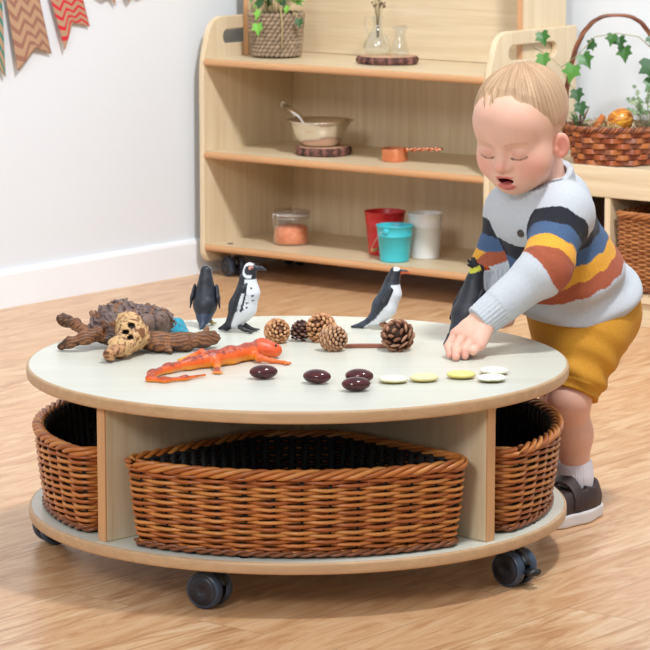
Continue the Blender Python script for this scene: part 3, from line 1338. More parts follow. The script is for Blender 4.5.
def hessian(name, stripe):
    t = NT(name)
    uv = t.node('ShaderNodeUVMap', uv_map='UV')
    sp = t.node('ShaderNodeSeparateXYZ')
    t.l(uv.outputs['UV'], sp.inputs[0])
    tri = t.math('ABSOLUTE', t.math('SUBTRACT', t.math('FRACT', t.math('MULTIPLY', sp.outputs[0], 2.5)), 0.5))
    f = t.math('FRACT', t.math('ADD', t.math('MULTIPLY', sp.outputs[1], 5.0), t.math('MULTIPLY', tri, 1.5)))
    on = t.math('GREATER_THAN', f, 0.58)
    weave = t.noise(t.coords((1, 1, 1)), 420, 2)
    basec = t.mix(weave, lin(158, 122, 94), lin(196, 160, 128))
    t.base(t.mix(on, basec, lin(stripe)))
    t.set(Roughness=0.9)
    t.bump(weave, 0.3, 0.001)
    return t.m


def flag(tl, tr, bl, br, notch, stripe, wav):
    """tl.. are (s, z) on the wall plane"""
    nu, nv = 20, 24
    vs, fs, uvs = [], [], []
    for layer in (0, 1):
        for j in range(nv + 1):
            v = j / nv
            for i in range(nu + 1):
                u = i / nu
                L = [tl[k] * (1 - v) + bl[k] * v for k in (0, 1)]
                R_ = [tr[k] * (1 - v) + br[k] * v for k in (0, 1)]
                s, z = [L[k] * (1 - u) + R_[k] * u for k in (0, 1)]
                # swallow tail: pull the middle of the lower edge up
                pull = (1 - abs(2 * u - 1)) * v * v
                mid = [(bl[k] + br[k]) / 2 for k in (0, 1)]
                s += (notch[0] - mid[0]) * pull
                z += (notch[1] - mid[1]) * pull
                d = 0.006 + 0.006 * math.sin(3.0 * u + wav) * v + layer * 0.0012
                vs.append(bunt_pt(s, z, d) - Vector(bunt.location))
                uvs.append((u, v))
    m = nu + 1
    o2 = (nv + 1) * m
    for j in range(nv):
        for i in range(nu):
            a = j * m + i
            fs.append((a, a + 1, a + m + 1, a + m))
            fs.append((o2 + a + m, o2 + a + m + 1, o2 + a + 1, o2 + a))
    edge = [i for i in range(nu)] + [j * m + nu for j in range(nv)] + [nv * m + i for i in range(nu, 0, -1)] + [j * m for j in range(nv, 0, -1)]
    for k in range(len(edge)):
        a, b = edge[k], edge[(k + 1) % len(edge)]
        fs.append((b, a, o2 + a, o2 + b))
    me = bpy.data.meshes.new('pennant')
    me.from_pydata([tuple(v) for v in vs], [], fs)
    ul = me.uv_layers.new(name='UV')
    for lp in me.loops:
        ul.data[lp.index].uv = uvs[lp.vertex_index]
    me.materials.append(hessian('hessian', stripe))
    for p in me.polygons:
        p.use_smooth = True
    return link('pennant', me, bunt)


flags = [
    ((-0.905, 0.860), (-0.782, 0.862), (-0.885, 0.640), (-0.772, 0.640), (-0.835, 0.70), (56, 128, 112), 0.3, 'pennant with green zigzag stripes'),
    ((-0.768, 0.866), (-0.640, 0.868), (-0.7295, 0.655), (-0.584, 0.692), (-0.655, 0.715), (150, 104, 88), 1.2, 'pennant with brown zigzag stripes'),
    ((-0.598, 0.868), (-0.468, 0.866), (-0.540, 0.702), (-0.426, 0.760), (-0.498, 0.776), (200, 36, 52), 2.1, 'pennant with red zigzag stripes'),
    ((-0.440, 0.866), (-0.325, 0.864), (-0.380, 0.838), (-0.320, 0.812), (-0.350, 0.848), (196, 120, 96), 0.8, 'pennant with faint orange zigzag stripes'),
    ((-0.300, 0.862), (-0.200, 0.862), (-0.275, 0.824), (-0.215, 0.826), (-0.245, 0.842), (150, 104, 88), 1.7, None),
]
for (a, b, c, d, e, col, wv, lab) in flags:
    fo_ = flag(a, b, c, d, e, col, wv)
    if lab:
        tag(fo_, lab)
mb = MB()
mb.tube([bunt_pt(s, z, 0.007) - Vector(bunt.location) for s, z in ((-1.0, 0.858), (-0.9, 0.861), (-0.70, 0.867), (-0.53, 0.868), (-0.38, 0.866), (-0.25, 0.8635), (-0.1, 0.862))], 0.0018, 6)
mb.build('cord', flat('jute_cord', (170, 140, 100), 0.9), bunt)

# ------------------------------------------------------------------ trug basket with a tall handle on the low unit
BU, BW, BZ = 1.300, 0.235, 0.4115
r = empty('handled_basket', S(BU, BW, BZ), 0.0)
r.scale = (0.93, 0.93, 1.0)
tag(r, 'reddish brown woven basket with a tall hoop handle on the low storage unit', 'basket')
t = NT('chip_willow')
a_ = t.node('ShaderNodeVertexColor', layer_name='Col')
t.base(t.mix(t.math('MULTIPLY', t.noise(t.coords((1, 1, 1)), 70, 3), 0.5), a_.outputs['Color'], lin(84, 40, 20)))
t.set(Roughness=0.35)
m_chip = t.m
mb = MB()
nst = 22
HB = 0.098
for i in range(6):
    z0_ = 0.006 + i * 0.0155
    N = nst * 8
    f = np.arange(N) / N
    ph = (i % 2) * PI
    prof = []
    Rb = 0.112 + 0.030 * (z0_ / HB)
    cc = []
    cl = [(176, 92, 46), (150, 70, 36), (196, 116, 60), (160, 96, 70)]
    colrow = []
    for f_ in f:
        seg = int(f_ * nst + (0.5 if i % 2 else 0)) * 7 + i * 3
        colrow.append(lin(cl[seg % 4]))
    P = np.c_[(Rb + 0.007 * np.cos(PI * f * nst + ph)) * np.cos(2 * PI * f) * 1.0, (Rb + 0.007 * np.cos(PI * f * nst + ph)) * np.sin(2 * PI * f) * 0.85, np.full(N, z0_)]
    for dz in (-0.0042, 0.0, 0.0042):
        Q = P.copy()
        Q[:, 2] += dz
        mb.tube(Q, 0.0031, 6, closed=True, col=colrow)
for j in range(nst):
    a = 2 * PI * (j + 0.5) / nst
    mb.tube([(0.112 * math.cos(a), 0.112 * 0.85 * math.sin(a), 0.0), (0.142 * math.cos(a), 0.142 * 0.85 * math.sin(a), HB)], 0.003, 6, col=lin(120, 62, 34))
for k in range(3):
    N = 26 * 10
    f = np.arange(N) / N
    th = 2 * PI * (f * 26 + k / 3)
    rr_ = 0.1445 + 0.0055 * np.cos(th)
    mb.tube(np.c_[rr_ * np.cos(2 * PI * f), 0.85 * rr_ * np.sin(2 * PI * f), HB + 0.005 * np.sin(th)], 0.004, 6, closed=True, col=lin(*[(150, 84, 48), (110, 60, 36), (170, 100, 58)][k]))
mb.build('woven_body', m_chip, r, colours=True)
mb = MB()
mb.lathe([(0, 0.002), (0.110, 0.002), (0.138, HB - 0.01), (0.135, HB - 0.01), (0.107, 0.006), (0, 0.006)], 40, Matrix.Diagonal((0.95, 0.8, 1, 1)))
mb.build('inside', flat('dark_basket_inside', (70, 40, 26), 0.8), r)
mb = MB()
for k in range(3):
    pts = []
    for i in range(61):
        b = PI * i / 60
        ph = i * 0.5 + k * 2 * PI / 3
        ex = abs(math.cos(b)) ** 0.75 * (1 if math.cos(b) >= 0 else -1)
        X = -0.148 * ex
        Z = HB - 0.04 + (0.345) * math.sin(b) ** 0.8
        pts.append((X + 0.004 * math.cos(ph), 0.004 * math.sin(ph) - 0.02 * math.sin(b), Z))
    mb.tube(pts, 0.0046, 7, col=lin(*[(126, 74, 50), (150, 92, 62), (104, 60, 42)][k]))
mb.build('hoop_handle', m_chip, r, colours=True)

# ivy garland wound round the hoop
g = empty('ivy_garland', S(BU, BW, BZ) + Vector((0, -0.012, 0)), 0.0)
tag(g, 'garland of green ivy leaves trailing round the hoop handle', 'ivy')
lv, st = MB(), MB()
vine = [(-0.225, 0.0, 0.315), (-0.18, -0.01, 0.29), (-0.15, -0.015, 0.262), (-0.105, -0.02, 0.295), (-0.06, -0.02, 0.345), (0.0, -0.02, 0.355), (0.06, -0.02, 0.345), (0.11, -0.02, 0.30), (0.15, -0.02, 0.24)]
st.tube(vine, 0.0012, 6)
st.tube([(-0.15, -0.015, 0.262), (-0.13, -0.02, 0.22), (-0.105, -0.02, 0.19), (-0.10, -0.02, 0.15)], 0.001, 6)
st.tube([(-0.02, -0.02, 0.35), (0.02, -0.025, 0.32), (0.03, -0.025, 0.285)], 0.001, 6)
for (x, z, s, c, dx, dz_) in ((-0.205, 0.358, 0.036, 0, 0.3, -1), (-0.200, 0.298, 0.038, 1, 0.2, -1), (-0.118, 0.268, 0.044, 1, -0.2, -1), (-0.092, 0.298, 0.040, 0, 0.5, -0.9),
                              (-0.060, 0.330, 0.030, 3, -0.9, -0.5), (-0.012, 0.352, 0.030, 0, -0.2, -1), (0.006, 0.345, 0.032, 3, 0.2, -1), (0.022, 0.318, 0.040, 0, 0.1, -1),
                              (-0.108, 0.202, 0.036, 3, 0.25, -1), (-0.100, 0.165, 0.034, 3, 0.3, -1), (0.088, 0.348, 0.036, 3, 0.8, -0.6), (0.090, 0.285, 0.062, 3, 0.25, -1),
                              (0.098, 0.236, 0.056, 0, 0.5, -0.9), (0.150, 0.27, 0.05, 3, 0.9, -0.3)):
    leaf_mesh(lv, (x, -0.024 + random.uniform(-0.012, 0.0), z), (random.uniform(-0.3, 0.3) - 0.4, -1, 0.35), (dx, 0, dz_), s * 1.15, lin(*LEAFC[c]))
lv.build('leaves', m_leaf, g, colours=True)
st.build('vine', flat('ivy_vine', (150, 146, 96), 0.6), g)

# what is in the basket
e = empty('wooden_egg', S(BU, BW, BZ) + Vector((0.012, -0.015, 0.116)), 0.0)
tag(e, 'amber and yellow painted wooden egg lying on the straw in the handled basket', 'egg')
t = NT('amber_marbled_wood')
t.base(t.ramp(t.noise(t.coords((30, 30, 90)), 1.0, 3, 0.6, 1.5), [(0.35, lin(150, 74, 26)), (0.5, lin(206, 128, 40)), (0.62, lin(228, 176, 70))]))
t.set(Roughness=0.25)
mb = MB()
prof = []
for i in range(17):
    a = PI * i / 16
    prof.append((0.031 * math.sin(a) * (1 - 0.12 * math.cos(a)), -0.04 * math.cos(a)))
mb.lathe(prof, 32, Matrix.Rotation(1.15, 4, 'Y'))
mb.build('shell', t.m, e)
e = empty('straw_bedding', S(BU, BW, BZ + 0.08), 0.0)
tag(e, 'pale dry straw filling the handled basket', 'straw', kind='stuff')
mb = MB()
for k in range(170):
    a = random.uniform(0, 2 * PI)
    R = 0.098 * math.sqrt(random.random())
    c = np.array([R * math.cos(a) + (0.01 if k % 3 else 0), 0.8 * R * math.sin(a), random.uniform(-0.03, 0.034)])
    d = np.array([random.uniform(-1, 1), random.uniform(-1, 1), random.uniform(-0.3, 0.7)])
    d = d / np.linalg.norm(d) * random.uniform(0.02, 0.045)
    q = np.array([random.uniform(-1, 1), random.uniform(-1, 1), random.uniform(-1, 1)]) * 0.01
    lo_, hi_ = c - d, c + d
    for p_ in (lo_, hi_):
        rr_ = math.hypot(p_[0], p_[1] / 0.85)
        if rr_ > 0.106 + 0.02 * (p_[2] > 0.024):
            p_[:2] *= (0.106 + 0.02 * (p_[2] > 0.024)) / rr_
    mb.tube([lo_, c + q, hi_], 0.0012, 4, col=lin(*random.choice([(206, 186, 142), (180, 156, 112), (150, 122, 84), (222, 206, 168)])))
mb.build('straw', painted('dry_straw', 0.8), e, colours=True)
e = empty('bark_stick', S(BU, BW, BZ) + Vector((-0.045, -0.055, 0.10)), 0.0)
tag(e, 'short orange bark stick poking up in the handled basket', 'stick')
mb = MB()
mb.tube([(-0.030, 0, -0.022), (-0.008, 0, 0.004), (0.010, 0, 0.034)], [0.010, 0.011, 0.008], 10, col=lin(176, 100, 44))
mb.build('bark', m_bark, e, colours=True)
e = empty('glass_dish', S(BU, BW, BZ) + Vector((-0.070, -0.030, 0.072)), 0.0)
tag(e, 'small clear glass dish at the left of the handled basket', 'dish')
mb = MB()
mb.lathe([(0, 0), (0.022, 0), (0.040, 0.045), (0.0425, 0.046), (0.0415, 0.048), (0.038, 0.047), (0.0205, 0.003), (0, 0.003)], 32)
mb.build('dish', m_glass, e)
e = empty('spiky_sprig', S(BU, BW, BZ) + Vector((-0.096, -0.01, 0.085)), 0.0)
tag(e, 'spiky green sprig at the left rim of the handled basket', 'plant')
mb = MB()
for k in range(10):
    a = k * 2.4
    tip = np.array([0.030 * math.cos(a), 0.02 * math.sin(a), 0.038 + 0.016 * (k % 3)])
    mb.tube([(0, 0, -0.01), tip * 0.5 + np.array([0, 0, 0.008]), tip], [0.003, 0.0034, 0.0006], 6, col=lin(*random.choice([(70, 120, 60), (100, 146, 74), (120, 90, 60)])))
mb.build('leaves', m_leaf, e, colours=True)
e = empty('grey_green_sprig', S(BU, BW, BZ) + Vector((0.085, -0.035, 0.095)), 0.0)
tag(e, 'wispy grey green sprig spilling at the right of the handled basket', 'plant')
mb = MB()
for k in range(16):
    a = k * 2.4
    tip = np.array([0.045 * math.cos(a) - 0.005, 0.03 * math.sin(a), 0.05 + 0.03 * (k % 3)])
    mid = tip * 0.5 + np.array([0.0, 0, 0.016])
    mb.tube([(0, 0, -0.02), mid, tip], [0.001, 0.001, 0.0006], 5, col=lin(150, 150, 116))
    for j in range(5):
        q = mid + (tip - mid) * j / 4
        leaf_mesh(mb, q, (0.2, -1, 0.4), (random.uniform(-1, 1), 0, random.uniform(-0.4, 1)), 0.012, lin(*random.choice([(112, 140, 96), (140, 158, 118), (90, 116, 74)])))
mb.build('leaves', m_leaf, e, colours=True)
# ------------------------------------------------------------------ things on the round table
TT = 0.3613
m_paint = painted('moulded_toy_paint', 0.5, (220, 0.15, 0.001))
m_paint_gloss = painted('glossy_toy_paint', 0.42, (260, 0.25, 0.001))


# penguins ------------------------------------------------------------
def penguin(name, loc, rz, h, label, lean=0.0, style='humboldt', res=0.0021, head_yaw=0.0, foot=(0.06, 0.02)):
    """local frame: facing +x, up +z, unit height h"""
    root = empty(name, loc, rz)
    tag(root, label, 'toy penguin', 'toy penguins on the round table')

    def sh(p):
        return np.array([p[0] + lean * p[2], p[1], p[2]]) * h
    hx, hy = 0.05 * math.cos(head_yaw), 0.05 * math.sin(head_yaw)
    bx = [sh(p) for p in ((-0.10, 0, 0.17), (-0.02, 0, 0.34), (0.045, 0, 0.55), (0.035, 0, 0.72), (0.04 + hx * 0.4, hy * 0.4, 0.87))]
    br = [q * h for q in (0.125, 0.178, 0.150, 0.098, 0.090)]
    bk = [sh((0.05 + hx * 1.5, hy * 1.5, 0.885)), sh((0.05 + hx * 3.4, hy * 3.4, 0.885)), sh((0.05 + hx * 4.6, hy * 4.6, 0.865))]
    tl = [sh((-0.12, 0, 0.16)), sh((-0.24 - (0.06 if lean > 0.1 else 0), 0, 0.055)), sh((-0.35 - (0.12 if lean > 0.1 else 0), 0, 0.020))]
    if style == 'rockhopper':
        tl = [sh((-0.12, 0, 0.20)), sh((-0.25, 0, 0.09)), sh((-0.35, 0, 0.018))]

    def body(P):
        d = s_chain(P, bx, br, 0.08 * h)
        d = smin(d, s_chain(P, bk, [0.042 * h, 0.026 * h, 0.014 * h], 0.02 * h), 0.03 * h)
        d = smin(d, s_chain(P, tl, [0.09 * h, 0.05 * h, 0.018 * h], 0.03 * h), 0.07 * h)
        if style == 'rockhopper':
            for (a, b, c) in ((-0.10, 0.02, 1.01), (-0.05, -0.03, 1.04), (-0.02, 0.03, 1.03), (-0.13, -0.02, 0.96), (0.02, 0.0, 1.0)):
                d = smin(d, s_cone(P, sh((0.02, b * 0.6, 0.92)), sh((a, b, c)), 0.04 * h, 0.012 * h), 0.015 * h)
        return d

    K = {k: np.array(lin(*c)) for k, c in dict(black=(36, 38, 46), slate=(48, 54, 66), white=(222, 226, 232), pink=(206, 140, 124), orange=(214, 98, 44), yellow=(206, 206, 62), brown=(58, 50, 48), blue=(50, 66, 96)).items()}

    def colour(V):
        p = V / h
        z = p[:, 2]
        x = p[:, 0] - lean * z
        y = p[:, 1]
        n = len(V)
        c = np.tile(K['black'], (n, 1))
        c = c * (0.8 + 0.5 * vnoise(V, 140, 2))[:, None]

        def put(m, col):
            c[m] = col
        if style == 'back':
            put(x > 0.07, K['white'])
            c[(z < 0.22) & (x < 0)] = c[(z < 0.22) & (x < 0)] * 0.6 + K['blue'] * 0.5
        elif style == 'humboldt':
            ax = np.interp(z, [0.0, 0.17, 0.34, 0.55, 0.72], [-0.16, -0.10, -0.02, 0.045, 0.03])
            belly = (x > ax + 0.015 - 0.02 * (z < 0.3)) & (z < 0.74)
            put(belly, K['white'])
            # dark band down the chest side
            band = belly & (np.abs((x - ax) - 0.055 - 0.02 * np.sin(z * 8)) < 0.016) & (z > 0.30) & (z < 0.70) & (np.abs(y) > 0.05)
            put(band, K['black'])
            for (sx, sz) in ((0.10, 0.62), (0.13, 0.52), (0.10, 0.42), (0.15, 0.45), (0.12, 0.36), (0.08, 0.33)):
                for sy in (-1, 1):
                    put(belly & (((x - ax - sx) ** 2 + (z - sz) ** 2) < 0.00018), K['black'])
            head = z > 0.74
            # white ring from the brow round the cheek
            rr_ = np.hypot(x - 0.085, z - 0.86)
            put(head & (np.abs(rr_ - 0.088) < 0.018) & (x < 0.12) & (np.abs(y) > 0.015), K['white'])
            put(head & (np.hypot(x - 0.10, z - 0.895) < 0.026) & (np.abs(y) > 0.03), K['pink'])
            put((x > 0.16) & head, K['black'] * 1.3)
        elif style == 'gentoo':
            ax = np.interp(z, [0.0, 0.17, 0.34, 0.55, 0.75], [-0.30, -0.12, -0.02, 0.045, 0.04])
            belly = (x > ax - 0.0) & (z < 0.70)
            put(belly, K['white'])
            put((~belly) & (z < 0.74), K['slate'] * (0.8 + 0.5 * vnoise(V, 160, 4))[(~belly) & (z < 0.74)][:, None])
            put((z > 0.88) & (np.abs(x - 0.075) < 0.045) & (z > 0.905), K['white'])
            put((x > 0.145) & (z > 0.8), K['orange'])
            put((x > 0.12) & (z > 0.887), K['black'])
        elif style == 'rockhopper':
            ax = np.interp(z, [0.0, 0.17, 0.34, 0.55, 0.75], [-0.15, -0.08, 0.0, 0.06, 0.05])
            put((x > ax + 0.05) & (z < 0.68), K['white'])
            put((np.abs(z - (0.90 + 0.45 * (x - 0.0))) < 0.032) & (x < 0.045) & (x > -0.1) & (z > 0.72), K['yellow'])
            put((x > 0.145) & (z > 0.8), K['orange'])
        return c
    lo = np.array([min(-0.45, -0.4 + lean * 0.0) * h - 0.01, -0.24 * h, -0.01])
    hi = np.array([(0.32 + max(lean, 0)) * h + 0.012, 0.24 * h, 1.1 * h])
    b = sdf_obj('body', body, lo, hi, res, m_paint, root, colour)
    # flippers
    for s in (-1, 1):
        a0, a1, a2 = sh((0.035, s * 0.135, 0.62)), sh((-0.015, s * 0.185, 0.44)), sh((-0.09, s * 0.195, 0.26))
        if style in ('gentoo', 'rockhopper'):
            a1, a2 = sh((-0.03, s * 0.185, 0.44)), sh((-0.10, s * 0.185, 0.28))
        if style == 'back':
            a1, a2 = sh((-0.02, s * 0.21, 0.46)), sh((-0.03, s * 0.255, 0.30))

        def flip(P, a0=a0, a1=a1, a2=a2):
            Q = P.copy()
            Q[:, 1] = a1[1] + (Q[:, 1] - a1[1]) * 1.9 - (Q[:, 2] - a1[2]) * 0.9 * (a2[1] - a0[1]) / (a2[2] - a0[2])
            A, B, C = a0.copy(), a1.copy(), a2.copy()
            A[1] = B[1] = C[1] = a1[1]
            return s_chain(Q, [A, B, C], [0.05 * h, 0.062 * h, 0.02 * h], 0.02 * h) * 0.55

        def fcol(V):
            c = np.tile(K['black'], (len(V), 1))
            if style == 'humboldt':
                p = V / h
                c[(np.abs((p[:, 0] - lean * p[:, 2]) + 0.035 - 0.25 * (p[:, 2] - 0.44)) > 0.046) & (p[:, 2] < 0.56)] = K['white']
            return c
        lo = np.minimum(np.minimum(a0, a1), a2) - 0.08 * h
        hi = np.maximum(np.maximum(a0, a1), a2) + 0.08 * h
        sdf_obj('flipper', flip, lo, hi, res * 0.8, m_paint, root, fcol)
    # feet
    for s in (-1, 1):
        fx, fz = foot
        p0, p1 = np.array([fx - 0.06, s * 0.085, 0.075]) * h, np.array([fx + 0.03, s * 0.09, 0.03]) * h
        toes = [np.array([fx + 0.125, s * 0.09 + t_, 0.018]) * h for t_ in (-0.045, 0.0, 0.045)]
        fc = {'humboldt': (44, 42, 46), 'gentoo': (150, 96, 60), 'rockhopper': (196, 70, 74), 'back': (150, 132, 60)}[style]

        def ft(P, p0=p0, p1=p1, toes=toes):
            d = s_cone(P, p0, p1, 0.035 * h, 0.026 * h)
            for q in toes:
                d = smin(d, s_cone(P, p1, q, 0.022 * h, 0.014 * h), 0.012 * h)
            return smax(d, -(P[:, 2] - 0.0005), 0.004)
        sdf_obj('foot', ft, np.minimum(p0, toes[0]) - 0.06 * h, np.maximum(p0, toes[2]) + 0.06 * h, res * 0.7, m_paint, root, lambda V, fc=fc: np.tile(np.array(lin(*fc)), (len(V), 1)))
    # eyes
    for s in (-1, 1):
        mb = MB()
        e = sh((0.065 + hx * 1.1, hy + s * 0.083, 0.892))
        mb.lathe([(0, -0.012 * h), (0.012 * h, 0), (0, 0.012 * h)], 10, Matrix.Translation(e))
        mb.build('eye', m_black, root)
    return root


penguin('toy_penguin', (-0.185, 0.372, TT), math.radians(80), 0.124, 'dark toy penguin standing with its back turned, by the driftwood end', 0.0, 'back')
penguin('toy_penguin', (-0.1100, 0.305, TT), math.radians(-22), 0.143, 'black and white spotted toy penguin with a pink eye patch', 0.06, 'humboldt', head_yaw=0.1)
penguin('toy_penguin', (0.162, 0.340, TT), math.radians(-6), 0.128, 'toy penguin with an orange beak and white belly leaning back, between pine cones and child', 0.16, 'gentoo')
penguin('toy_penguin', (0.317, 0.186, TT), math.radians(42), 0.155, 'black toy penguin with spiky crest and yellow eyebrow, next to the child\'s hand', 0.16, 'rockhopper', foot=(0.14, 0.02))

# salamander ------------------------------------------------------------
SB = np.array([(-0.0424, 0.0105, 0.375), (-0.0668, 0.0205, 0.379), (-0.0937, -0.0114, 0.377), (-0.1236, -0.0481, 0.377), (-0.1556, -0.0785, 0.376), (-0.1946, -0.1077, 0.373),
               (-0.2328, -0.1417, 0.370), (-0.2592, -0.1858, 0.368), (-0.2606, -0.2238, 0.3665), (-0.2338, -0.2350, 0.3655), (-0.1992, -0.2150, 0.3655), (-0.1648, -0.1820, 0.3655)])
SR = [0.0115, 0.0160, 0.0145, 0.0158, 0.0146, 0.0102, 0.0080, 0.0066, 0.0054, 0.0046, 0.0037, 0.0022]
LEGS = [[(-0.085, -0.005, 0.374), (-0.0709, -0.0398, 0.371), (-0.0471, -0.0420, 0.366), (-0.0249, -0.0534, 0.3645)],
        [(-0.075, 0.010, 0.374), (-0.078, 0.052, 0.371), (-0.062, 0.068, 0.3645)],
        [(-0.150, -0.075, 0.374), (-0.1455, -0.1115, 0.371), (-0.1437, -0.1450, 0.3645)],
        [(-0.160, -0.070, 0.374), (-0.1767, -0.018, 0.3770), (-0.209, -0.020, 0.3650)]]
OFF = np.array([0, 0, TT])
root = empty('toy_salamander', (-0.13, -0.06, TT))
tag(root, 'bright orange toy salamander with a curled tail on the table', 'toy salamander')
o0 = np.array(root.location)


def sal(P):
    P = P + o0
    d = s_chain(P, SB, SR, 0.012)
    # flattish wide head
    d = smin(d, s_ell(P, (-0.052, 0.014, 0.3775), (0.021, 0.015, 0.0115)), 0.008)
    for L in LEGS:
        rr_ = [0.0078, 0.0062, 0.0042, 0.003][:len(L)]
        d = smin(d, s_chain(P, L, rr_, 0.006), 0.008)
        e, dr = np.array(L[-1]), np.array(L[-1]) - np.array(L[-2])
        dr = dr / np.linalg.norm(dr)
        pr = np.array([-dr[1], dr[0], 0])
        for a in (-0.8, -0.25, 0.3, 0.85):
            q = e + (dr * math.cos(a) + pr * math.sin(a)) * 0.013
            q[2] = 0.3635
            d = smin(d, s_cone(P, e, q, 0.0026, 0.0016), 0.003)
    for s in (-1, 1):
        d = smin(d, s_ball(P, (-0.049 + s * 0.006, 0.014 - s * 0.009, 0.3865), 0.0035), 0.003)
    d = smax(d, TT + 0.0003 - P[:, 2], 0.002)
    return d - 0.0007 * (vnoise(P, 180, 1) - 0.5)


def salc(V):
    P = V + o0
    o = np.array(lin(232, 96, 32))
    ye = np.array(lin(240, 150, 40))
    dk = np.array(lin(126, 52, 44))
    z = P[:, 2]
    # height above the local belly decides the back stripe
    d = np.stack([np.linalg.norm(P[:, :2] - SB[i, :2], axis=1) for i in range(len(SB))], 1)
    k = d.argmin(1)
    rel = (z - SB[k, 2]) / np.array(SR)[k]
    n = vnoise(P, 130, 6)
    n3 = vnoise(P, 420, 11)
    b = (np.clip((rel - 0.50 + 0.5 * (n - 0.5)) * 2.6, 0, 1) * np.clip(0.35 + 1.3 * (n3 - 0.2), 0, 1))[:, None]
    lo = np.clip((0.05 - rel) * 1.8, 0, 1)[:, None]
    c = o * (1 - lo) + ye * lo
    c = c * (1 - b) + dk * b
    head = ((P[:, 0] > -0.075) & (rel < 2))[:, None]
    c = np.where(head, c * 0.25 + np.array(lin(222, 86, 40)) * 0.75, c)
    return c


sdf_obj('body', sal, np.array([-0.285, -0.26, TT - 0.004]) - o0, np.array([-0.005, 0.09, 0.405]) - o0, 0.0022, m_paint_gloss, root, salc)
for s in (-1, 1):
    mb = MB()
    mb.lathe([(0, -0.003), (0.003, 0), (0, 0.003)], 10, Matrix.Translation(Vector((-0.0475 + s * 0.0068, 0.0138 - s * 0.0112, 0.3868)) - Vector(o0)))
    mb.build('eye', m_black, root)

# driftwood ------------------------------------------------------------
root = empty('driftwood', (-0.31, 0.10, TT))
tag(root, 'gnarled piece of brown driftwood with forked branches at the table\'s left', 'driftwood')
d0 = np.array(root.location)


DK = [((-0.292, 0.135, 0.404), 0.021), ((-0.266, 0.172, 0.404), 0.020)]
HOLES = [(-0.309, 0.030, 0.4185), (-0.319, 0.022, 0.4075), (-0.311, 0.012, 0.399)]


def dw_parts(P):
    n1 = vnoise(P, 70, 1) - 0.5
    n2 = vnoise(P, 210, 2) - 0.5
    # bark hump with wandering ridges
    a = s_chain(P, [(-0.378, 0.138, 0.394), (-0.350, 0.138, 0.404), (-0.322, 0.150, 0.404), (-0.285, 0.18, 0.398), (-0.262, 0.205, 0.396)], [0.018, 0.031, 0.031, 0.026, 0.020], 0.02)
    rg = np.abs(np.sin(P[:, 0] * 150 + P[:, 2] * 260 + 9 * n1))
    a = a + 0.014 * n1 + 0.004 * n2 - 0.005 * rg
    k = None
    for c, r_ in DK:
        rr_ = np.linalg.norm(P - np.array(c), axis=1)
        e = rr_ - r_ + 0.0016 * np.sin(rr_ * 1500) + 0.003 * n2
        k = e if k is None else np.minimum(k, e)
    # front leg, smooth and pale
    b = s_chain(P, [(-0.320, 0.110, 0.406), (-0.308, 0.05, 0.400), (-0.327, 0.0, 0.386), (-0.347, -0.040, 0.3735)], [0.026, 0.0255, 0.0160, 0.0100], 0.02) + 0.007 * n1 + 0.003 * n2
    b = smax(b, (P - np.array((-0.342, -0.044, 0.374))) @ np.array((-0.35, -0.90, -0.25)) - 0.002, 0.003)
    for c in HOLES:
        b = smax(b, -s_ell(P, np.array(c) + np.array([0, -0.004, 0.002]), (0.0065, 0.014, 0.0042)), 0.002)
    # left branches
    c = s_chain(P, [(-0.365, 0.125, 0.390), (-0.400, 0.085, 0.387), (-0.425, 0.082, 0.379), (-0.444, 0.090, 0.3695)], [0.016, 0.0125, 0.0105, 0.0065], 0.008)
    c = smin(c, s_chain(P, [(-0.395, 0.11, 0.391), (-0.425, 0.160, 0.400), (-0.450, 0.190, 0.404)], [0.011, 0.0095, 0.0125], 0.008), 0.005)
    c = smin(c, s_chain(P, [(-0.378, 0.13, 0.392), (-0.388, 0.17, 0.406), (-0.394, 0.19, 0.418)], [0.010, 0.0065, 0.004], 0.006), 0.005)
    c = smin(c, s_chain(P, [(-0.386, 0.165, 0.402), (-0.376, 0.19, 0.416)], [0.006, 0.004], 0.006), 0.005)
    c = c + 0.006 * n1 + 0.003 * n2
    # long log to the right with drawn grain
    e = s_chain(P, [(-0.300, 0.085, 0.386), (-0.262, 0.072, 0.381), (-0.215, 0.083, 0.379), (-0.180, 0.105, 0.379), (-0.160, 0.120, 0.380)], [0.020, 0.0175, 0.0150, 0.0135, 0.0115], 0.012)
    gw = P[:, 1] - 0.28 * P[:, 0]
    e = e + 0.0012 * np.sin(P[:, 2] * 760 + gw * 620 + 5 * n1) + 0.005 * n1
    e = smin(e, s_cone(P, (-0.177, 0.113, 0.390), (-0.172, 0.125, 0.398), 0.006, 0.0045), 0.004)
    e = smin(e, s_cone(P, (-0.245, 0.06, 0.372), (-0.238, 0.052, 0.3655), 0.007, 0.005), 0.006)
    return a, k, b, c, e


def dw(P):
    P = P + d0
    a, k, b, c, e = dw_parts(P)
    d = smin(smin(a, k, 0.006), b, 0.006)
    d = smin(smin(d, c, 0.007), e, 0.006)
    return smax(d, TT + 0.0003 - P[:, 2], 0.002) * 0.8


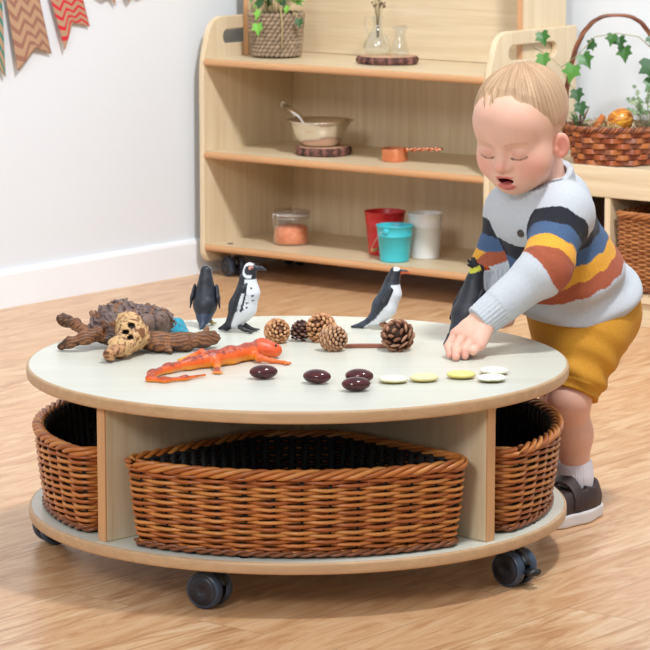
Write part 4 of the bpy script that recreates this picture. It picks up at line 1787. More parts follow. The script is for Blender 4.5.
def dwc(V):
    P = V + d0
    parts = np.stack(dw_parts(P), 1)
    w = parts.argmin(1)
    n = vnoise(P, 90, 3)
    n2 = vnoise(P, 300, 4)
    n1 = vnoise(P, 70, 1) - 0.5
    g = 0.5 + 0.5 * np.sin(P[:, 2] * 760 + (P[:, 1] - 0.28 * P[:, 0]) * 620 + 5 * n1)
    rg = np.abs(np.sin(P[:, 0] * 150 + P[:, 2] * 260 + 9 * n1))[:, None]
    L = lambda *c: np.array(lin(*c))
    red = L(70, 40, 26) * (1 - g[:, None]) + L(158, 104, 64) * g[:, None]
    red = red * (0.6 + 0.7 * n)[:, None]
    bark = L(58, 44, 44) * (1 - rg) + L(122, 100, 92) * rg
    bark = np.where((n > 0.66)[:, None], L(126, 84, 56) * (0.6 + 0.6 * n2)[:, None], bark)
    pale = L(210, 168, 116) * (0.72 + 0.45 * n)[:, None]
    pale = np.where(((n2 > 0.70) | (n > 0.74))[:, None], L(122, 78, 46) * (0.7 + 0.5 * n)[:, None], pale)
    c = np.where((w == 2)[:, None], pale, np.where((w == 0)[:, None], bark, red))
    for kc, r_ in DK:
        rr_ = np.linalg.norm(P - np.array(kc), axis=1)
        ring = (0.5 + 0.5 * np.sin(rr_ * 1500 + 1.5))[:, None]
        m = ((w == 1) & (rr_ < r_ * 1.3))[:, None]
        c = np.where(m, L(60, 46, 42) * (1 - ring) + L(116, 92, 80) * ring, c)
    end = (w == 2) & (P[:, 1] < -0.022)
    mot = np.where((n2 > 0.52)[:, None], L(104, 64, 40), L(186, 136, 92)) * (0.65 + 0.5 * n)[:, None]
    c[end] = mot[end]
    for k in HOLES:
        c[np.linalg.norm((P - np.array(k)) / np.array((0.0075, 0.012, 0.0055)), axis=1) < 1] = L(40, 24, 18)
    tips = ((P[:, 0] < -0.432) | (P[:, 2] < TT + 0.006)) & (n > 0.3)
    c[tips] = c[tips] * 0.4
    return c


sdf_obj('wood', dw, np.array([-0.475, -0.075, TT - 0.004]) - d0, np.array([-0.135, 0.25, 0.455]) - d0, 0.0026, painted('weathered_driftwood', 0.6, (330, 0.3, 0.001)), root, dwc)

# teal stone
root = empty('teal_stone', (-0.238, 0.268, TT))
root.scale = (0.85, 0.85, 0.8)
tag(root, 'jagged turquoise stone lying behind the driftwood log', 'stone')


def teal(P):
    d = s_ell(P, (0, 0, 0.012), (0.032, 0.026, 0.030))
    for a in ((0.8, -0.3, 0.6, 0.021), (-0.7, -0.4, 0.7, 0.022), (0.1, -0.9, 0.5, 0.020), (0.9, 0.5, 0.2, 0.024), (-0.2, -0.5, 0.95, 0.028)):
        v = np.array(a[:3])
        v = v / np.linalg.norm(v)
        d = np.maximum(d, (P - np.array([0, 0, 0.012])) @ v - a[3])
    return np.maximum(d, 0.0002 - P[:, 2])


sdf_obj('stone', teal, (-0.04, -0.035, -0.004), (0.04, 0.035, 0.05), 0.002, painted('turquoise_stone', 0.3, (90, 0.3, 0.002)), root,
        lambda V: np.array(lin(24, 146, 172)) * (0.55 + 0.8 * vnoise(V, 130, 5))[:, None])


# pine cones ------------------------------------------------------------
m_cone = painted('pine_cone_scales', 0.7, (300, 0.2, 0.001))


def pine_cone(loc, L, R, nsc, openness, tilt, rz, cols, label, lift):
    root = empty('pine_cone', (loc[0], loc[1], TT + lift), rz)
    tag(root, label, 'pine cone', 'pine cones on the round table')
    mb = MB()
    core = MB()
    Mt = Matrix.Rotation(tilt, 4, 'X')
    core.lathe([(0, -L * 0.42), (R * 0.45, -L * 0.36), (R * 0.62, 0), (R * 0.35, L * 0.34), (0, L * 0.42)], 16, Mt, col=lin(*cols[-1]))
    core.build('core', m_cone, root, colours=True)
    for k in range(nsc):
        q = (k + 0.5) / nsc
        a = k * 2.39996
        zz = -L / 2 * 0.92 + L * 0.92 * q
        rr_ = R * (max(0.02, 1 - (2 * q - 0.86) ** 2 / 1.35)) ** 0.5
        el = math.radians(-35 + 110 * q) if openness < 0.5 else math.radians(-10 + 80 * q)
        out = Vector((math.cos(a) * math.cos(el), math.sin(a) * math.cos(el), math.sin(el)))
        tang = Vector((-math.sin(a), math.cos(a), 0))
        nrm = out.cross(tang)
        sl = R * (0.42 + 0.25 * openness) * (1.1 - 0.5 * abs(2 * q - 0.9))
        sw = R * (0.30 + 0.10 * openness) * (1.1 - 0.55 * abs(2 * q - 0.9))
        stt = R * (0.17 - 0.05 * openness)
        tipc = Vector((rr_ * math.cos(a), rr_ * math.sin(a), zz))
        c0 = tipc - out * sl * 0.8
        vs, cs = [], []
        nl, ns = 5, 8
        ca = lin(*cols[k % (len(cols) - 1)])
        for i in range(nl):
            t_ = i / (nl - 1)
            wv = sw * (0.35 + 0.65 * math.sin(min(1, t_ * 1.15) * PI / 2)) * (1 if i < nl - 1 else 0.62)
            tv = stt * (0.45 + 0.55 * t_) * (1 if i < nl - 1 else 0.5)
            cc = c0 + out * sl * (t_ if i < nl - 1 else 1.08) + nrm * (openness * 0.25 * sl * t_ * t_)
            for j in range(ns):
                b = 2 * PI * j / ns
                vs.append(Mt @ (cc + tang * wv * math.cos(b) + nrm * tv * math.sin(b)))
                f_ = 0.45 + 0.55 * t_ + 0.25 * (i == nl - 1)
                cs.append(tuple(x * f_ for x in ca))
        fs = []
        for i in range(nl - 1):
            for j in range(ns):
                l = (j + 1) % ns
                fs.append((i * ns + j, i * ns + l, (i + 1) * ns + l, (i + 1) * ns + j))
        fs.append(tuple((nl - 1) * ns + j for j in range(ns)))
        fs.append(tuple(range(ns - 1, -1, -1)))
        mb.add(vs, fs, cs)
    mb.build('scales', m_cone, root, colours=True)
    return root


TAN = [(176, 126, 84), (156, 104, 68), (196, 148, 104), (92, 58, 38)]
DRK = [(104, 66, 52), (84, 50, 42), (122, 82, 64), (46, 28, 22)]
GRY = [(166, 120, 86), (150, 112, 84), (182, 142, 110), (84, 54, 38)]
OPN = [(142, 98, 72), (120, 78, 56), (164, 120, 92), (66, 40, 28)]
pine_cone((-0.040, 0.178), 0.046, 0.0225, 90, 0.1, 1.2, 0.5, TAN, 'small round tan pine cone with tight scales, leftmost of the cones', 0.0225)
pine_cone((0.0035, 0.200), 0.042, 0.0175, 46, 0.5, 0.3, 1.0, DRK, 'small dark brown pine cone behind the tan ones', 0.0205)
pine_cone((0.042, 0.195), 0.056, 0.0265, 84, 0.35, 1.0, -0.6, TAN, 'large brown pine cone behind another in the middle cluster', 0.0255)
pine_cone((0.068, 0.092), 0.052, 0.0230, 96, 0.15, 1.5, 0.9, GRY, 'greyish tan pine cone in front of the middle cluster', 0.0228)
pine_cone((0.186, 0.095), 0.058, 0.0290, 40, 0.95, 0.9, -0.5, OPN, 'open scaled brown pine cone right of the wooden stick', 0.0285)

# flat stick between the cones
root = empty('wooden_stick', (0.127, 0.122, TT), math.radians(2))
tag(root, 'thin flat reddish brown wooden stick lying between two pine cones', 'stick')
mb = MB()
mb.smooth = False
n = 12
vs, fs = [], []
for i in range(n + 1):
    x = -0.040 + 0.080 * i / n
    y = 0.004 * math.sin(PI * i / n)
    for (dy, z) in ((-0.006, 0.0003), (0.006, 0.0003), (0.006, 0.0068), (-0.006, 0.0068)):
        vs.append((x, y + dy, z))
for i in range(n):
    for k in range(4):
        l = (k + 1) % 4
        fs.append((i * 4 + k, i * 4 + l, i * 4 + 4 + l, i * 4 + 4 + k))
fs += [(0, 1, 2, 3), (n * 4 + 3, n * 4 + 2, n * 4 + 1, n * 4)]
mb.add(vs, fs)
mb.build('stick', wood('reddish_wood', (164, 100, 76), (120, 66, 50), 0.5, 0, 2.0), root, bevel=0.001)

# polished seeds and painted pebbles --------------------------------------
t = NT('polished_conker')
t.base(t.ramp(t.noise(t.coords((40, 40, 120)), 1.0, 3, 0.6, 0.8), [(0.35, lin(44, 14, 16)), (0.7, lin(98, 34, 32))]))
t.set(Roughness=0.14)
m_conk = t.m


def pebble(name, loc, rz, r3, mats, label, cat, group, tilt=0.0, flatness=2.0):
    root = empty(name, loc, rz)
    root.rotation_euler = (tilt, 0, rz)
    tag(root, label, cat, group)
    mb = MB()
    n, m = 40, 20
    vs, fs = [], []
    prof = []
    for i in range(m + 1):
        a = -PI / 2 + PI * i / m
        c, s = math.cos(a), math.sin(a)
        prof.append((abs(c) ** (2 / flatness), (abs(s) ** (2 / flatness)) * (1 if s >= 0 else -1)))
    prof[0] = (0, prof[0][1])
    prof[-1] = (0, prof[-1][1])
    mb.lathe(prof, n, Matrix.Translation((0, 0, r3[2])) @ Matrix.Diagonal((r3[0], r3[1], r3[2], 1)))
    mb.build('body', mats, root)
    return root


for (x, y, rz, lab, dz) in ((-0.0595, -0.195, 0.15, 'dark glossy conker seed by the salamander\'s front foot', 0), (0.0360, -0.240, -0.3, 'dark glossy conker seed lying alone in the middle front of the table', 0),
                            (0.1110, -0.235, -0.2, 'dark red glossy conker seed behind another one', 0), (0.1045, -0.312, 0.15, 'dark glossy conker seed in front of another one', 0)):
    pebble('conker', (x, y, TT), rz, (0.0255, 0.0185, 0.0125), m_conk, lab, 'seed', 'glossy dark seeds on the table')


def cream(name, top, low):
    t = NT(name)
    sp = t.node('ShaderNodeSeparateXYZ')
    t.l(t.coords(), sp.inputs[0])
    z = t.math('ADD', sp.outputs[2], t.math('MULTIPLY', t.noise(t.coords(), 90, 2), 0.004))
    mr = t.node('ShaderNodeMapRange')
    mr.inputs[1].default_value = 0.0062
    mr.inputs[2].default_value = 0.0086
    t.l(z, mr.inputs[0])
    t.base(t.mix(mr.outputs[0], lin(low), lin(top)))
    t.set(Roughness=0.4)
    return t.m


for (x, y, top, low, lab) in ((0.1715, -0.232, (232, 230, 206), (186, 172, 96), 'flat cream pebble, leftmost of the pale pebbles'),
                              (0.2265, -0.218, (226, 216, 164), (198, 178, 96), 'flat yellowish pebble, second from the left'),
                              (0.2935, -0.189, (220, 212, 128), (190, 172, 84), 'flat yellow green pebble in front of the child\'s hand'),
                              (0.3465, -0.222, (236, 236, 224), (140, 128, 62), 'flat white pebble with an olive edge, in front of another at the right'),
                              (0.3545, -0.150, (236, 234, 216), (170, 156, 84), 'flat whitish pebble, rearmost of the pale pebbles')):
    pebble('pebble', (x, y, TT), random.uniform(-0.4, 0.4), (0.0262, 0.0225, 0.0064), cream('painted_pebble', top, low), lab, 'pebble', 'pale flat pebbles on the table', flatness=2.4)
# ------------------------------------------------------------------ the child
CH = empty('person', (0.545, 0.32, 0.0))
tag(CH, 'fair-haired toddler in a striped grey sweater and mustard shorts leaning over the table', 'person')
c0 = np.array(CH.location)
J = {
    'head': (0.4229, 0.2, 0.7621),
    'neck': (0.4647, 0.24, 0.6583),
    'shL': (0.5009, 0.18, 0.6084),
    'shR': (0.4168, 0.32, 0.594),
    'elL': (0.4637, 0.095, 0.5177),
    'wrL': (0.3406, 0.05, 0.4247),
    'elR': (0.3883, 0.315, 0.4967),
    'wrR': (0.3866, 0.24, 0.4378),
    'haR': (0.3914, 0.22, 0.4138),
    'chest': (0.4721, 0.25, 0.576),
    'back': (0.5034, 0.29, 0.6212),
    'belly': (0.5173, 0.295, 0.4722),
    'pelvis': (0.5445, 0.33, 0.3918),
    'bum': (0.5895, 0.355, 0.4036),
    'hipL': (0.5607, 0.285, 0.3559),
    'knL': (0.5215, 0.235, 0.2391),
    'anL': (0.5379, 0.268, 0.0818),
    'hipR': (0.534, 0.385, 0.3347),
    'knR': (0.5191, 0.375, 0.208),
    'anR': (0.5226, 0.4, 0.0813),
    'kn0': (0.2936, 0.036, 0.4026),
    'kn1': (0.3079, 0.024, 0.4027),
    'kn2': (0.3241, 0.012, 0.3973),
    'kn3': (0.3367, 0.004, 0.3874),
    'md0': (0.2802, 0.022, 0.3824),
    'md1': (0.2925, 0.006, 0.3814),
    'md2': (0.3087, -0.004, 0.3794),
    'md3': (0.3234, -0.006, 0.3779),
    'tp0': (0.2813, 0.0019, 0.369),
    'tp1': (0.2915, -0.019, 0.369),
    'tp2': (0.3086, -0.0086, 0.369),
    'tp3': (0.3235, 0.0337, 0.369),
    'th0': (0.3351, 0.045, 0.3897),
    'th1': (0.3201, 0.04, 0.3679),
    'th2': (0.3076, 0.0118, 0.371),
    'heel': (0.5672, 0.3016, 0.0),
    'soleL': (0.5368, 0.2415, 0.0),
}
J = {k: np.array(v) for k, v in J.items()}
yw, pt, rl = math.radians(32), math.radians(20), math.radians(0)
HF = np.array([-math.sin(yw) * math.cos(pt), -math.cos(yw) * math.cos(pt), -math.sin(pt)])
HX = np.array([-math.cos(yw), math.sin(yw), 0.0])        # the child's right
HZ = np.cross(HX, HF)
HR = np.stack([HX, HF, HZ], 1)
HC = J['head']
HS = 1.0


def to_head(P):
    return ((P - HC) @ HR) / HS


def head_sdf(P):
    q = to_head(P)
    m = q.copy()
    m[:, 0] = np.abs(m[:, 0])
    d = s_ell(m, (0, -0.012, 0.0415), (0.084, 0.101, 0.0795))
    d = smin(d, s_ell(m, (0, 0.034, -0.016), (0.067, 0.053, 0.068)), 0.035)
    d = smin(d, s_ball(m, (0.037, 0.046, -0.038), 0.036), 0.025)
    d = smin(d, s_ell(m, (0, 0.060, -0.078), (0.026, 0.022, 0.020)), 0.025)
    d = smin(d, s_ell(m, (0, 0.030, -0.066), (0.048, 0.045, 0.026)), 0.03)
    # forehead bulge and brow
    d = smin(d, s_ell(m, (0, 0.052, 0.046), (0.058, 0.036, 0.044)), 0.03)
    # eye hollows, lids
    d = smax(d, -s_ell(m, (0.032, 0.097, -0.002), (0.020, 0.014, 0.011)), 0.014)
    d = smin(d, s_ell(m, (0.032, 0.0745, -0.005), (0.0165, 0.0130, 0.0120)), 0.004)
    # nose
    nd = s_cone(m, (0, 0.083, 0.000), (0, 0.0975, -0.026), 0.0075, 0.0115)
    nd = smin(nd, s_ball(m, (0.0105, 0.0915, -0.0300), 0.0080), 0.006)
    d = smin(d, nd, 0.010)
    d = smax(d, -s_ball(m, (0.006, 0.0970, -0.0400), 0.0034), 0.003)
    # open mouth
    d = smin(d, s_ell(m, (0, 0.078, -0.054), (0.026, 0.014, 0.020)), 0.014)
    d = smin(d, s_chain(m, [(0.0, 0.0915, -0.0495), (0.012, 0.0885, -0.0505), (0.021, 0.079, -0.0565)], [0.0045, 0.0042, 0.003], 0.004), 0.005)
    d = smin(d, s_chain(m, [(0.0, 0.0865, -0.0710), (0.011, 0.084, -0.0690), (0.020, 0.078, -0.060)], [0.0066, 0.0056, 0.003], 0.004), 0.005)
    d = smax(d, -s_ell(m, (0, 0.088, -0.0600), (0.0165, 0.022, 0.0070)), 0.004)
    # ears
    e = m - np.array([0.0790, -0.001, -0.024])
    er = axes((0.12, -0.18, 1.0), (0.55, 0.83, 0))
    ed = s_ell(e, (0, 0, 0), (0.0068, 0.0158, 0.0255), er)
    tn = np.array([0.55, 0.83, 0.0])
    ed = smax(ed, -s_ell(e, tn * 0.0075 + np.array([0.001, 0, 0.001]), (0.0062, 0.0100, 0.0175), er), 0.003)
    ed = smin(ed, s_ell(e, tn * 0.0035 + np.array([-0.009, 0.006, -0.006]), (0.004, 0.004, 0.007), er), 0.003)
    d = smin(d, ed, 0.006)
    return d * HS


def arm_left(P):
    d = s_chain(P, [J['shL'], J['elL'], J['wrL']], [0.043, 0.034, 0.0235], 0.02)
    return d


def arm_right(P):
    return s_chain(P, [J['shR'], J['elR'], J['wrR']], [0.043, 0.034, 0.0235], 0.02)


def torso(P):
    d = s_cone(P, J['chest'] + np.array([0.002, 0, 0.012]), J['belly'], 0.074, 0.086)
    d = smin(d, s_cone(P, J['belly'], J['pelvis'], 0.088, 0.088), 0.05)
    d = smin(d, s_ball(P, J['back'], 0.044), 0.04)
    d = smin(d, s_cone(P, J['shL'], J['shR'], 0.044, 0.044), 0.05)
    d = smin(d, s_ball(P, J['bum'], 0.074), 0.05)
    return d


FING = []
for i in range(4):
    r0 = (0.0086, 0.0088, 0.0086, 0.0078)[i]
    FING.append(([J['wrL'] * 0.35 + J['kn%d' % i] * 0.65, J['kn%d' % i], J['md%d' % i], J['tp%d' % i]], [r0 * 1.15, r0 * 1.12, r0, r0 * 0.82]))


def hand_left(P):
    # palm as a row of rays from the wrist to each knuckle
    d = None
    for i in range(4):
        w_ = J['wrL'] + (J['kn%d' % i] - J['kn1']) * 0.35
        e = s_cone(P, w_, J['kn%d' % i], 0.0175, 0.0115)
        d = e if d is None else smin(d, e, 0.012)
    for (pts, rr) in FING:
        f_ = s_chain(P, pts[1:], rr[1:], 0.003)
        d = smin(d, f_, 0.002)
    d = smin(d, s_chain(P, [J['wrL'] * 0.5 + J['kn0'] * 0.5, J['th0'], J['th1'] + np.array([0, 0, 0.007]), J['th2'] + np.array([0, 0, 0.004])], [0.016, 0.0125, 0.0105, 0.0085], 0.006), 0.006)
    return d


def hand_right(P):
    w_, h_ = J['wrR'], J['haR']
    dr = (h_ - w_) / np.linalg.norm(h_ - w_)
    sd = np.array([0.75, -0.2, 0.2])
    d = s_cone(P, w_, h_, 0.021, 0.018)
    for i in range(4):
        a = h_ + sd * (i - 1.5) * 0.017
        b = a + dr * 0.022 + np.array([-0.012, -0.016, 0.0])
        c = b + np.array([-0.014, -0.010, -0.006])
        d = smin(d, s_chain(P, [a, b, c], [0.0098, 0.009, 0.0075], 0.003), 0.004)
    t_ = h_ + sd * -0.034 - dr * 0.014
    d = smin(d, s_chain(P, [w_ + sd * -0.012, t_, t_ + np.array([-0.016, -0.008, -0.002])], [0.013, 0.0105, 0.0085], 0.004), 0.005)
    return d


def leg(P, s):
    hip, kn, an = J['hip' + s], J['kn' + s], J['an' + s]
    d = s_chain(P, [hip, kn, kn * 0.55 + an * 0.45 + np.array([0.004, 0.006, 0.0]), an], [0.056, 0.0385, 0.0355, 0.028], 0.02)
    d = smin(d, s_ball(P, kn + np.array([-0.005, -0.008, 0.0]), 0.031), 0.03)
    return smin(d, s_chain(P, [an, np.array([an[0] + 0.004, an[1], 0.04])], [0.029, 0.027], 0.01), 0.01)


def body_sdf(P):
    d = smin(head_sdf(P), s_cone(P, HC + HR @ np.array([0, -0.030, -0.040]), J['neck'], 0.050, 0.047), 0.03)
    t_ = torso(P) + 0.004
    d = smin(d, t_, 0.02)
    d = smin(d, smin(arm_left(P) + 0.002, hand_left(P), 0.008), 0.015)
    d = smin(d, smin(arm_right(P) + 0.002, hand_right(P), 0.008), 0.015)
    d = smin(d, leg(P, 'L') + 0.001, 0.015)
    d = smin(d, leg(P, 'R') + 0.001, 0.015)
    return d


SKIN, SKIN2 = np.array(lin(224, 176, 155)), np.array(lin(226, 160, 140))


def skin_col(V):
    P = V + c0
    q = to_head(P)
    m = q.copy()
    m[:, 0] = np.abs(m[:, 0])
    n = vnoise(P, 60, 2)
    c = SKIN * (0.96 + 0.08 * n)[:, None]

    def tint(w, col):
        nonlocal c
        w = np.clip(w, 0, 1)[:, None]
        c = c * (1 - w) + np.array(lin(*col)) * w

    def near(p, r, soft=1.0):
        return np.clip((1 - np.linalg.norm((m - np.array(p)) / np.asarray(r), axis=1)) * 2 * soft, 0, 1)
    ish = (np.linalg.norm(q, axis=1) < 0.16)
    tint(0.40 * near((0.046, 0.065, -0.034), (0.040, 0.04, 0.034)) * ish, (228, 142, 126))
    tint(0.5 * near((0, 0.105, -0.026), (0.02, 0.02, 0.018)) * ish, (226, 150, 134))
    tint(0.6 * near((0.084, 0.004, -0.026), (0.02, 0.03, 0.036)) * ish, (222, 132, 112))
    # lips and mouth
    lip = near((0, 0.088, -0.0710), (0.022, 0.02, 0.0095), 2) + near((0, 0.093, -0.0515), (0.022, 0.018, 0.0052), 1.6)
    tint(0.85 * lip * ish, (196, 92, 88))
    cav = (np.abs(m[:, 2] + 0.0600) < 0.0060) & (m[:, 0] < 0.0165) & (m[:, 1] < 0.0865) & (m[:, 1] > 0.06)
    c[cav & ish] = np.array(lin(92, 28, 30))
    # lashes on the lowered lids, brows
    arc = m[:, 2] - (-0.0115 - 0.0045 * (1 - ((m[:, 0] - 0.032) / 0.017) ** 2))
    lash = (np.abs(arc) < 0.0017) & (np.abs(m[:, 0] - 0.033) < 0.0165) & (m[:, 1] > 0.06)
    tint(0.85 * lash * ish, (96, 64, 52))
    tint(0.35 * near((0.032, 0.084, -0.004), (0.018, 0.02, 0.010)) * ish, (206, 138, 124))
    bz = m[:, 2] - (0.0145 + 0.004 * np.sin(np.clip((m[:, 0] - 0.012) / 0.042, 0, 1) * PI))
    brow = np.clip(1 - np.abs(bz) / 0.0042, 0, 1) * (m[:, 0] > 0.012) * (m[:, 0] < 0.054) * (m[:, 1] > 0.05)
    tint(0.45 * brow * ish, (190, 146, 110))
    # close-cropped fair hair: colour of the scalp under the hair
    tint(0.6 * np.clip(hair_w(q) * 1.4, 0, 1) * ish, (214, 172, 138))
    # pink knuckles and finger ends
    for i in range(4):
        for key, r_ in (('kn', 0.012), ('tp', 0.011)):
            w = np.clip(1 - np.linalg.norm(P - J[key + str(i)], axis=1) / (r_ * 1.4), 0, 1)
            tint(0.6 * w, (220, 136, 120))
    kn = np.clip(1 - np.linalg.norm(P - J['knL'], axis=1) / 0.06, 0, 1)
    tint(0.35 * kn, (214, 146, 124))
    return c


def hair_w(q):
    """1 where hair is thick, 0 at the hairline (head frame); a soft, short-cropped edge"""
    x, y, z = np.abs(q[:, 0]), q[:, 1], q[:, 2]
    ragged = 0.016 * (vnoise(np.c_[q[:, 0] * 95, q[:, 1] * 30, q[:, 2] * 30], 1.0, 12) - 0.5)
    lock = np.clip(1 - np.abs(q[:, 0] - 0.026) / 0.034, 0, 1) ** 0.7
    sx_ = q[:, 0] - 0.35 * (q[:, 2] - 0.09)
    spike = 0.55 * vnoise(np.c_[sx_ * 130, np.zeros((len(q), 2))], 1.0, 21) + 0.45 * vnoise(np.c_[sx_ * 330, np.zeros((len(q), 2))], 1.0, 22)
    front = z - (0.097 - 0.75 * np.clip(x - 0.045, 0, 1)) + ragged + (0.35 + lock) * (0.030 * np.clip(spike - 0.22, 0, 1)) + lock * 0.008
    fw = np.clip(front / 0.034, 0, 1) ** 0.8
    side = np.clip((0.040 + 0.35 * z - y + ragged) / 0.035, 0, 1) * np.clip((z + 0.060 + 0.5 * np.clip(y + 0.01, 0, 1)) / 0.03, 0, 1)
    ear = np.clip(np.sqrt(((y - 0.006) / 0.030) ** 2 + ((z + 0.028) / 0.036) ** 2) - 0.95, 0, 0.5) * 2
    return np.maximum(np.where(y > 0.0, fw, 0), side * np.clip(ear, 0, 1)) * (z > -0.075)


def hair_sdf(P):
    q = to_head(P)
    d = s_ell(q, (0, -0.012, 0.0415), (0.084, 0.101, 0.0795))
    d = smin(d, s_ell(q, (0, 0.052, 0.046), (0.058, 0.036, 0.044)), 0.03)
    w = hair_w(q)
    top = np.clip((q[:, 2] - 0.050) / 0.06, 0, 1)
    th = -0.004 + w * (0.0058 + 0.0036 * top)
    # strands swept from the crown towards the forehead
    ang = np.arctan2(q[:, 0] - 0.012, q[:, 1] + 0.06)
    st = vnoise(np.c_[ang * 30, q[:, 1] * 14, q[:, 2] * 14], 1.0, 8) - 0.5
    st2 = vnoise(np.c_[ang * 80, q[:, 1] * 26, q[:, 2] * 26], 1.0, 9) - 0.5
    th = th + w * top * (0.0035 * st + 0.0022 * st2)
    return d - th


def hair_col(V):
    q = to_head(V + c0)
    ang = np.arctan2(q[:, 0] - 0.012, q[:, 1] + 0.06)
    st = vnoise(np.c_[ang * 45, q[:, 1] * 14, q[:, 2] * 14], 1.0, 3)
    st2 = vnoise(np.c_[ang * 120, q[:, 1] * 24, q[:, 2] * 24], 1.0, 4)
    f = np.clip(0.55 * st + 0.45 * st2, 0, 1)[:, None]
    c = np.array(lin(134, 100, 74)) * (1 - f) + np.array(lin(204, 172, 136)) * f
    sk = np.array(lin(226, 180, 152))
    # cropped sides let the scalp show through
    w = hair_w(q)
    low = np.clip(np.clip((0.075 - q[:, 2]) / 0.10, 0, 0.6) + (1 - np.clip(w * 1.5, 0, 1)) * 0.75 * ((q[:, 1] < 0.06) | (np.abs(q[:, 0]) > 0.045)), 0, 0.9)[:, None]
    return c * (1 - low) + sk * low


m_skin = painted('fair_skin', 0.5, None, 0.35, (0.12, (0.012, 0.005, 0.003), 1.0))
m_hair = painted('fair_hair', 0.55, (500, 0.25, 0.001), 0.3)
sdf_obj('body', lambda P: body_sdf(P + c0), np.array([0.24, -0.06, 0.02]) - c0, np.array([0.70, 0.50, 0.935]) - c0, 0.0023, m_skin, CH, skin_col)
sdf_obj('hair', lambda P: hair_sdf(P + c0), np.array([0.29, 0.05, 0.66]) - c0, np.array([0.56, 0.35, 0.96]) - c0, 0.0016, m_hair, CH, hair_col, cut=lambda V: hair_w(to_head(V + c0)) > -1)

# clothes ----------------------------------------------------------------
AX = J['neck'] - J['pelvis']
AX = AX / np.linalg.norm(AX)
t = NT('knitted_cotton')
a_ = t.node('ShaderNodeVertexColor', layer_name='Col')
fl_ = t.noise(t.coords(), 330, 2)
t.base(t.mix(t.math('MULTIPLY', fl_, 0.14), a_.outputs['Color'], lin(120, 126, 134)))
t.set(Roughness=0.9)
t.b.inputs['Sheen Weight'].default_value = 0.08
t.b.inputs['Specular IOR Level'].default_value = 0.2
t.bump(fl_, 0.35, 0.002)
m_knit = t.m


def arm_t(P, s):
    """distance from the shoulder measured along the arm, and distance to its axis"""
    a, b, c = J['sh' + s], J['el' + s], J['wr' + s]
    L1, L2 = np.linalg.norm(b - a), np.linalg.norm(c - b)
    u1 = np.clip(((P - a) @ (b - a)) / L1, -0.1, L1)
    u2 = np.clip(((P - b) @ (c - b)) / L2, 0, 1)
    d1 = np.linalg.norm(P - a - (u1 / L1)[:, None] * (b - a), axis=1)
    u2 = np.clip(((P - b) @ (c - b)) / L2, 0, L2 + 0.1)
    d2 = np.linalg.norm(P - b - (u2 / L2)[:, None] * (c - b), axis=1)
    return np.where(d1 < d2, u1, L1 + u2), np.minimum(d1, d2)


def sleeve(P, s):
    L = [J['sh' + s], J['el' + s], J['wr' + s]]
    d = s_chain(P, L, [0.052, 0.0445, 0.0330], 0.03)
    tt_, _ = arm_t(P, s)
    n = np.sin(tt_ * 150 + P[:, 0] * 40) * 0.0012 * np.exp(-((tt_ - np.linalg.norm(L[1] - L[0])) / 0.05) ** 2)
    Lt = np.linalg.norm(L[1] - L[0]) + np.linalg.norm(L[2] - L[1])
    # ribbed cuff: slightly narrower and grooved
    cuff = np.clip((tt_ - (Lt - 0.045)) / 0.006, 0, 1)
    w_ = L[2] - L[1]
    w_ = w_ / np.linalg.norm(w_)
    r_ = P - L[2]
    e1 = np.cross(w_, [0, 0, 1.0])
    e1 /= np.linalg.norm(e1)
    e2 = np.cross(w_, e1)
    ang = np.arctan2(r_ @ e2, r_ @ e1)
    d = d + n + cuff * (0.0016 - 0.0011 * np.sin(ang * 26))
    # open end
    return smax(d, (P - L[2]) @ w_ - 0.004, 0.003), cuff


def sweater_sdf(P):
    s = (P - J['pelvis']) @ AX
    d = torso(P) - 0.012
    fold = 0.0050 * np.sin(s * 95 + 30 * P[:, 0] - 22 * P[:, 1] + 3 * vnoise(P, 12, 5)) * np.clip((0.16 - s) / 0.10, 0, 1)
    d = d + fold - 0.005 * np.clip((0.05 - s) / 0.06, 0, 1)
    # ribbed welt: pulls in at the very bottom
    fr = (P - J['pelvis']) @ np.array([-0.80, -0.60, 0.0])
    d = smax(d, -(s - 0.004 - 0.40 * np.clip(fr - 0.01, 0, 1)), 0.006)
    a, _ = sleeve(P, 'L')
    b, _ = sleeve(P, 'R')
    d = smin(d, a, 0.022)
    d = smin(d, b, 0.022)
    # ribbed neckband
    nv_ = J['neck'] + np.array([-0.004, -0.008, 0.008])
    k = P - nv_
    up = AX * 0.7 + HZ * 0.3
    up = up / np.linalg.norm(up)
    h_ = k @ up
    r_ = np.linalg.norm(k - h_[:, None] * up, axis=1)
    d = smin(d, np.maximum(np.abs(r_ - 0.060) - 0.006, np.abs(h_) - 0.012) - 0.0012 * np.sin(np.arctan2(k @ HX, k @ np.cross(up, HX)) * 46), 0.006)
    return d


STRIPE = [(22, 22, 32), (66, 92, 128), (226, 162, 44), (164, 82, 50)]


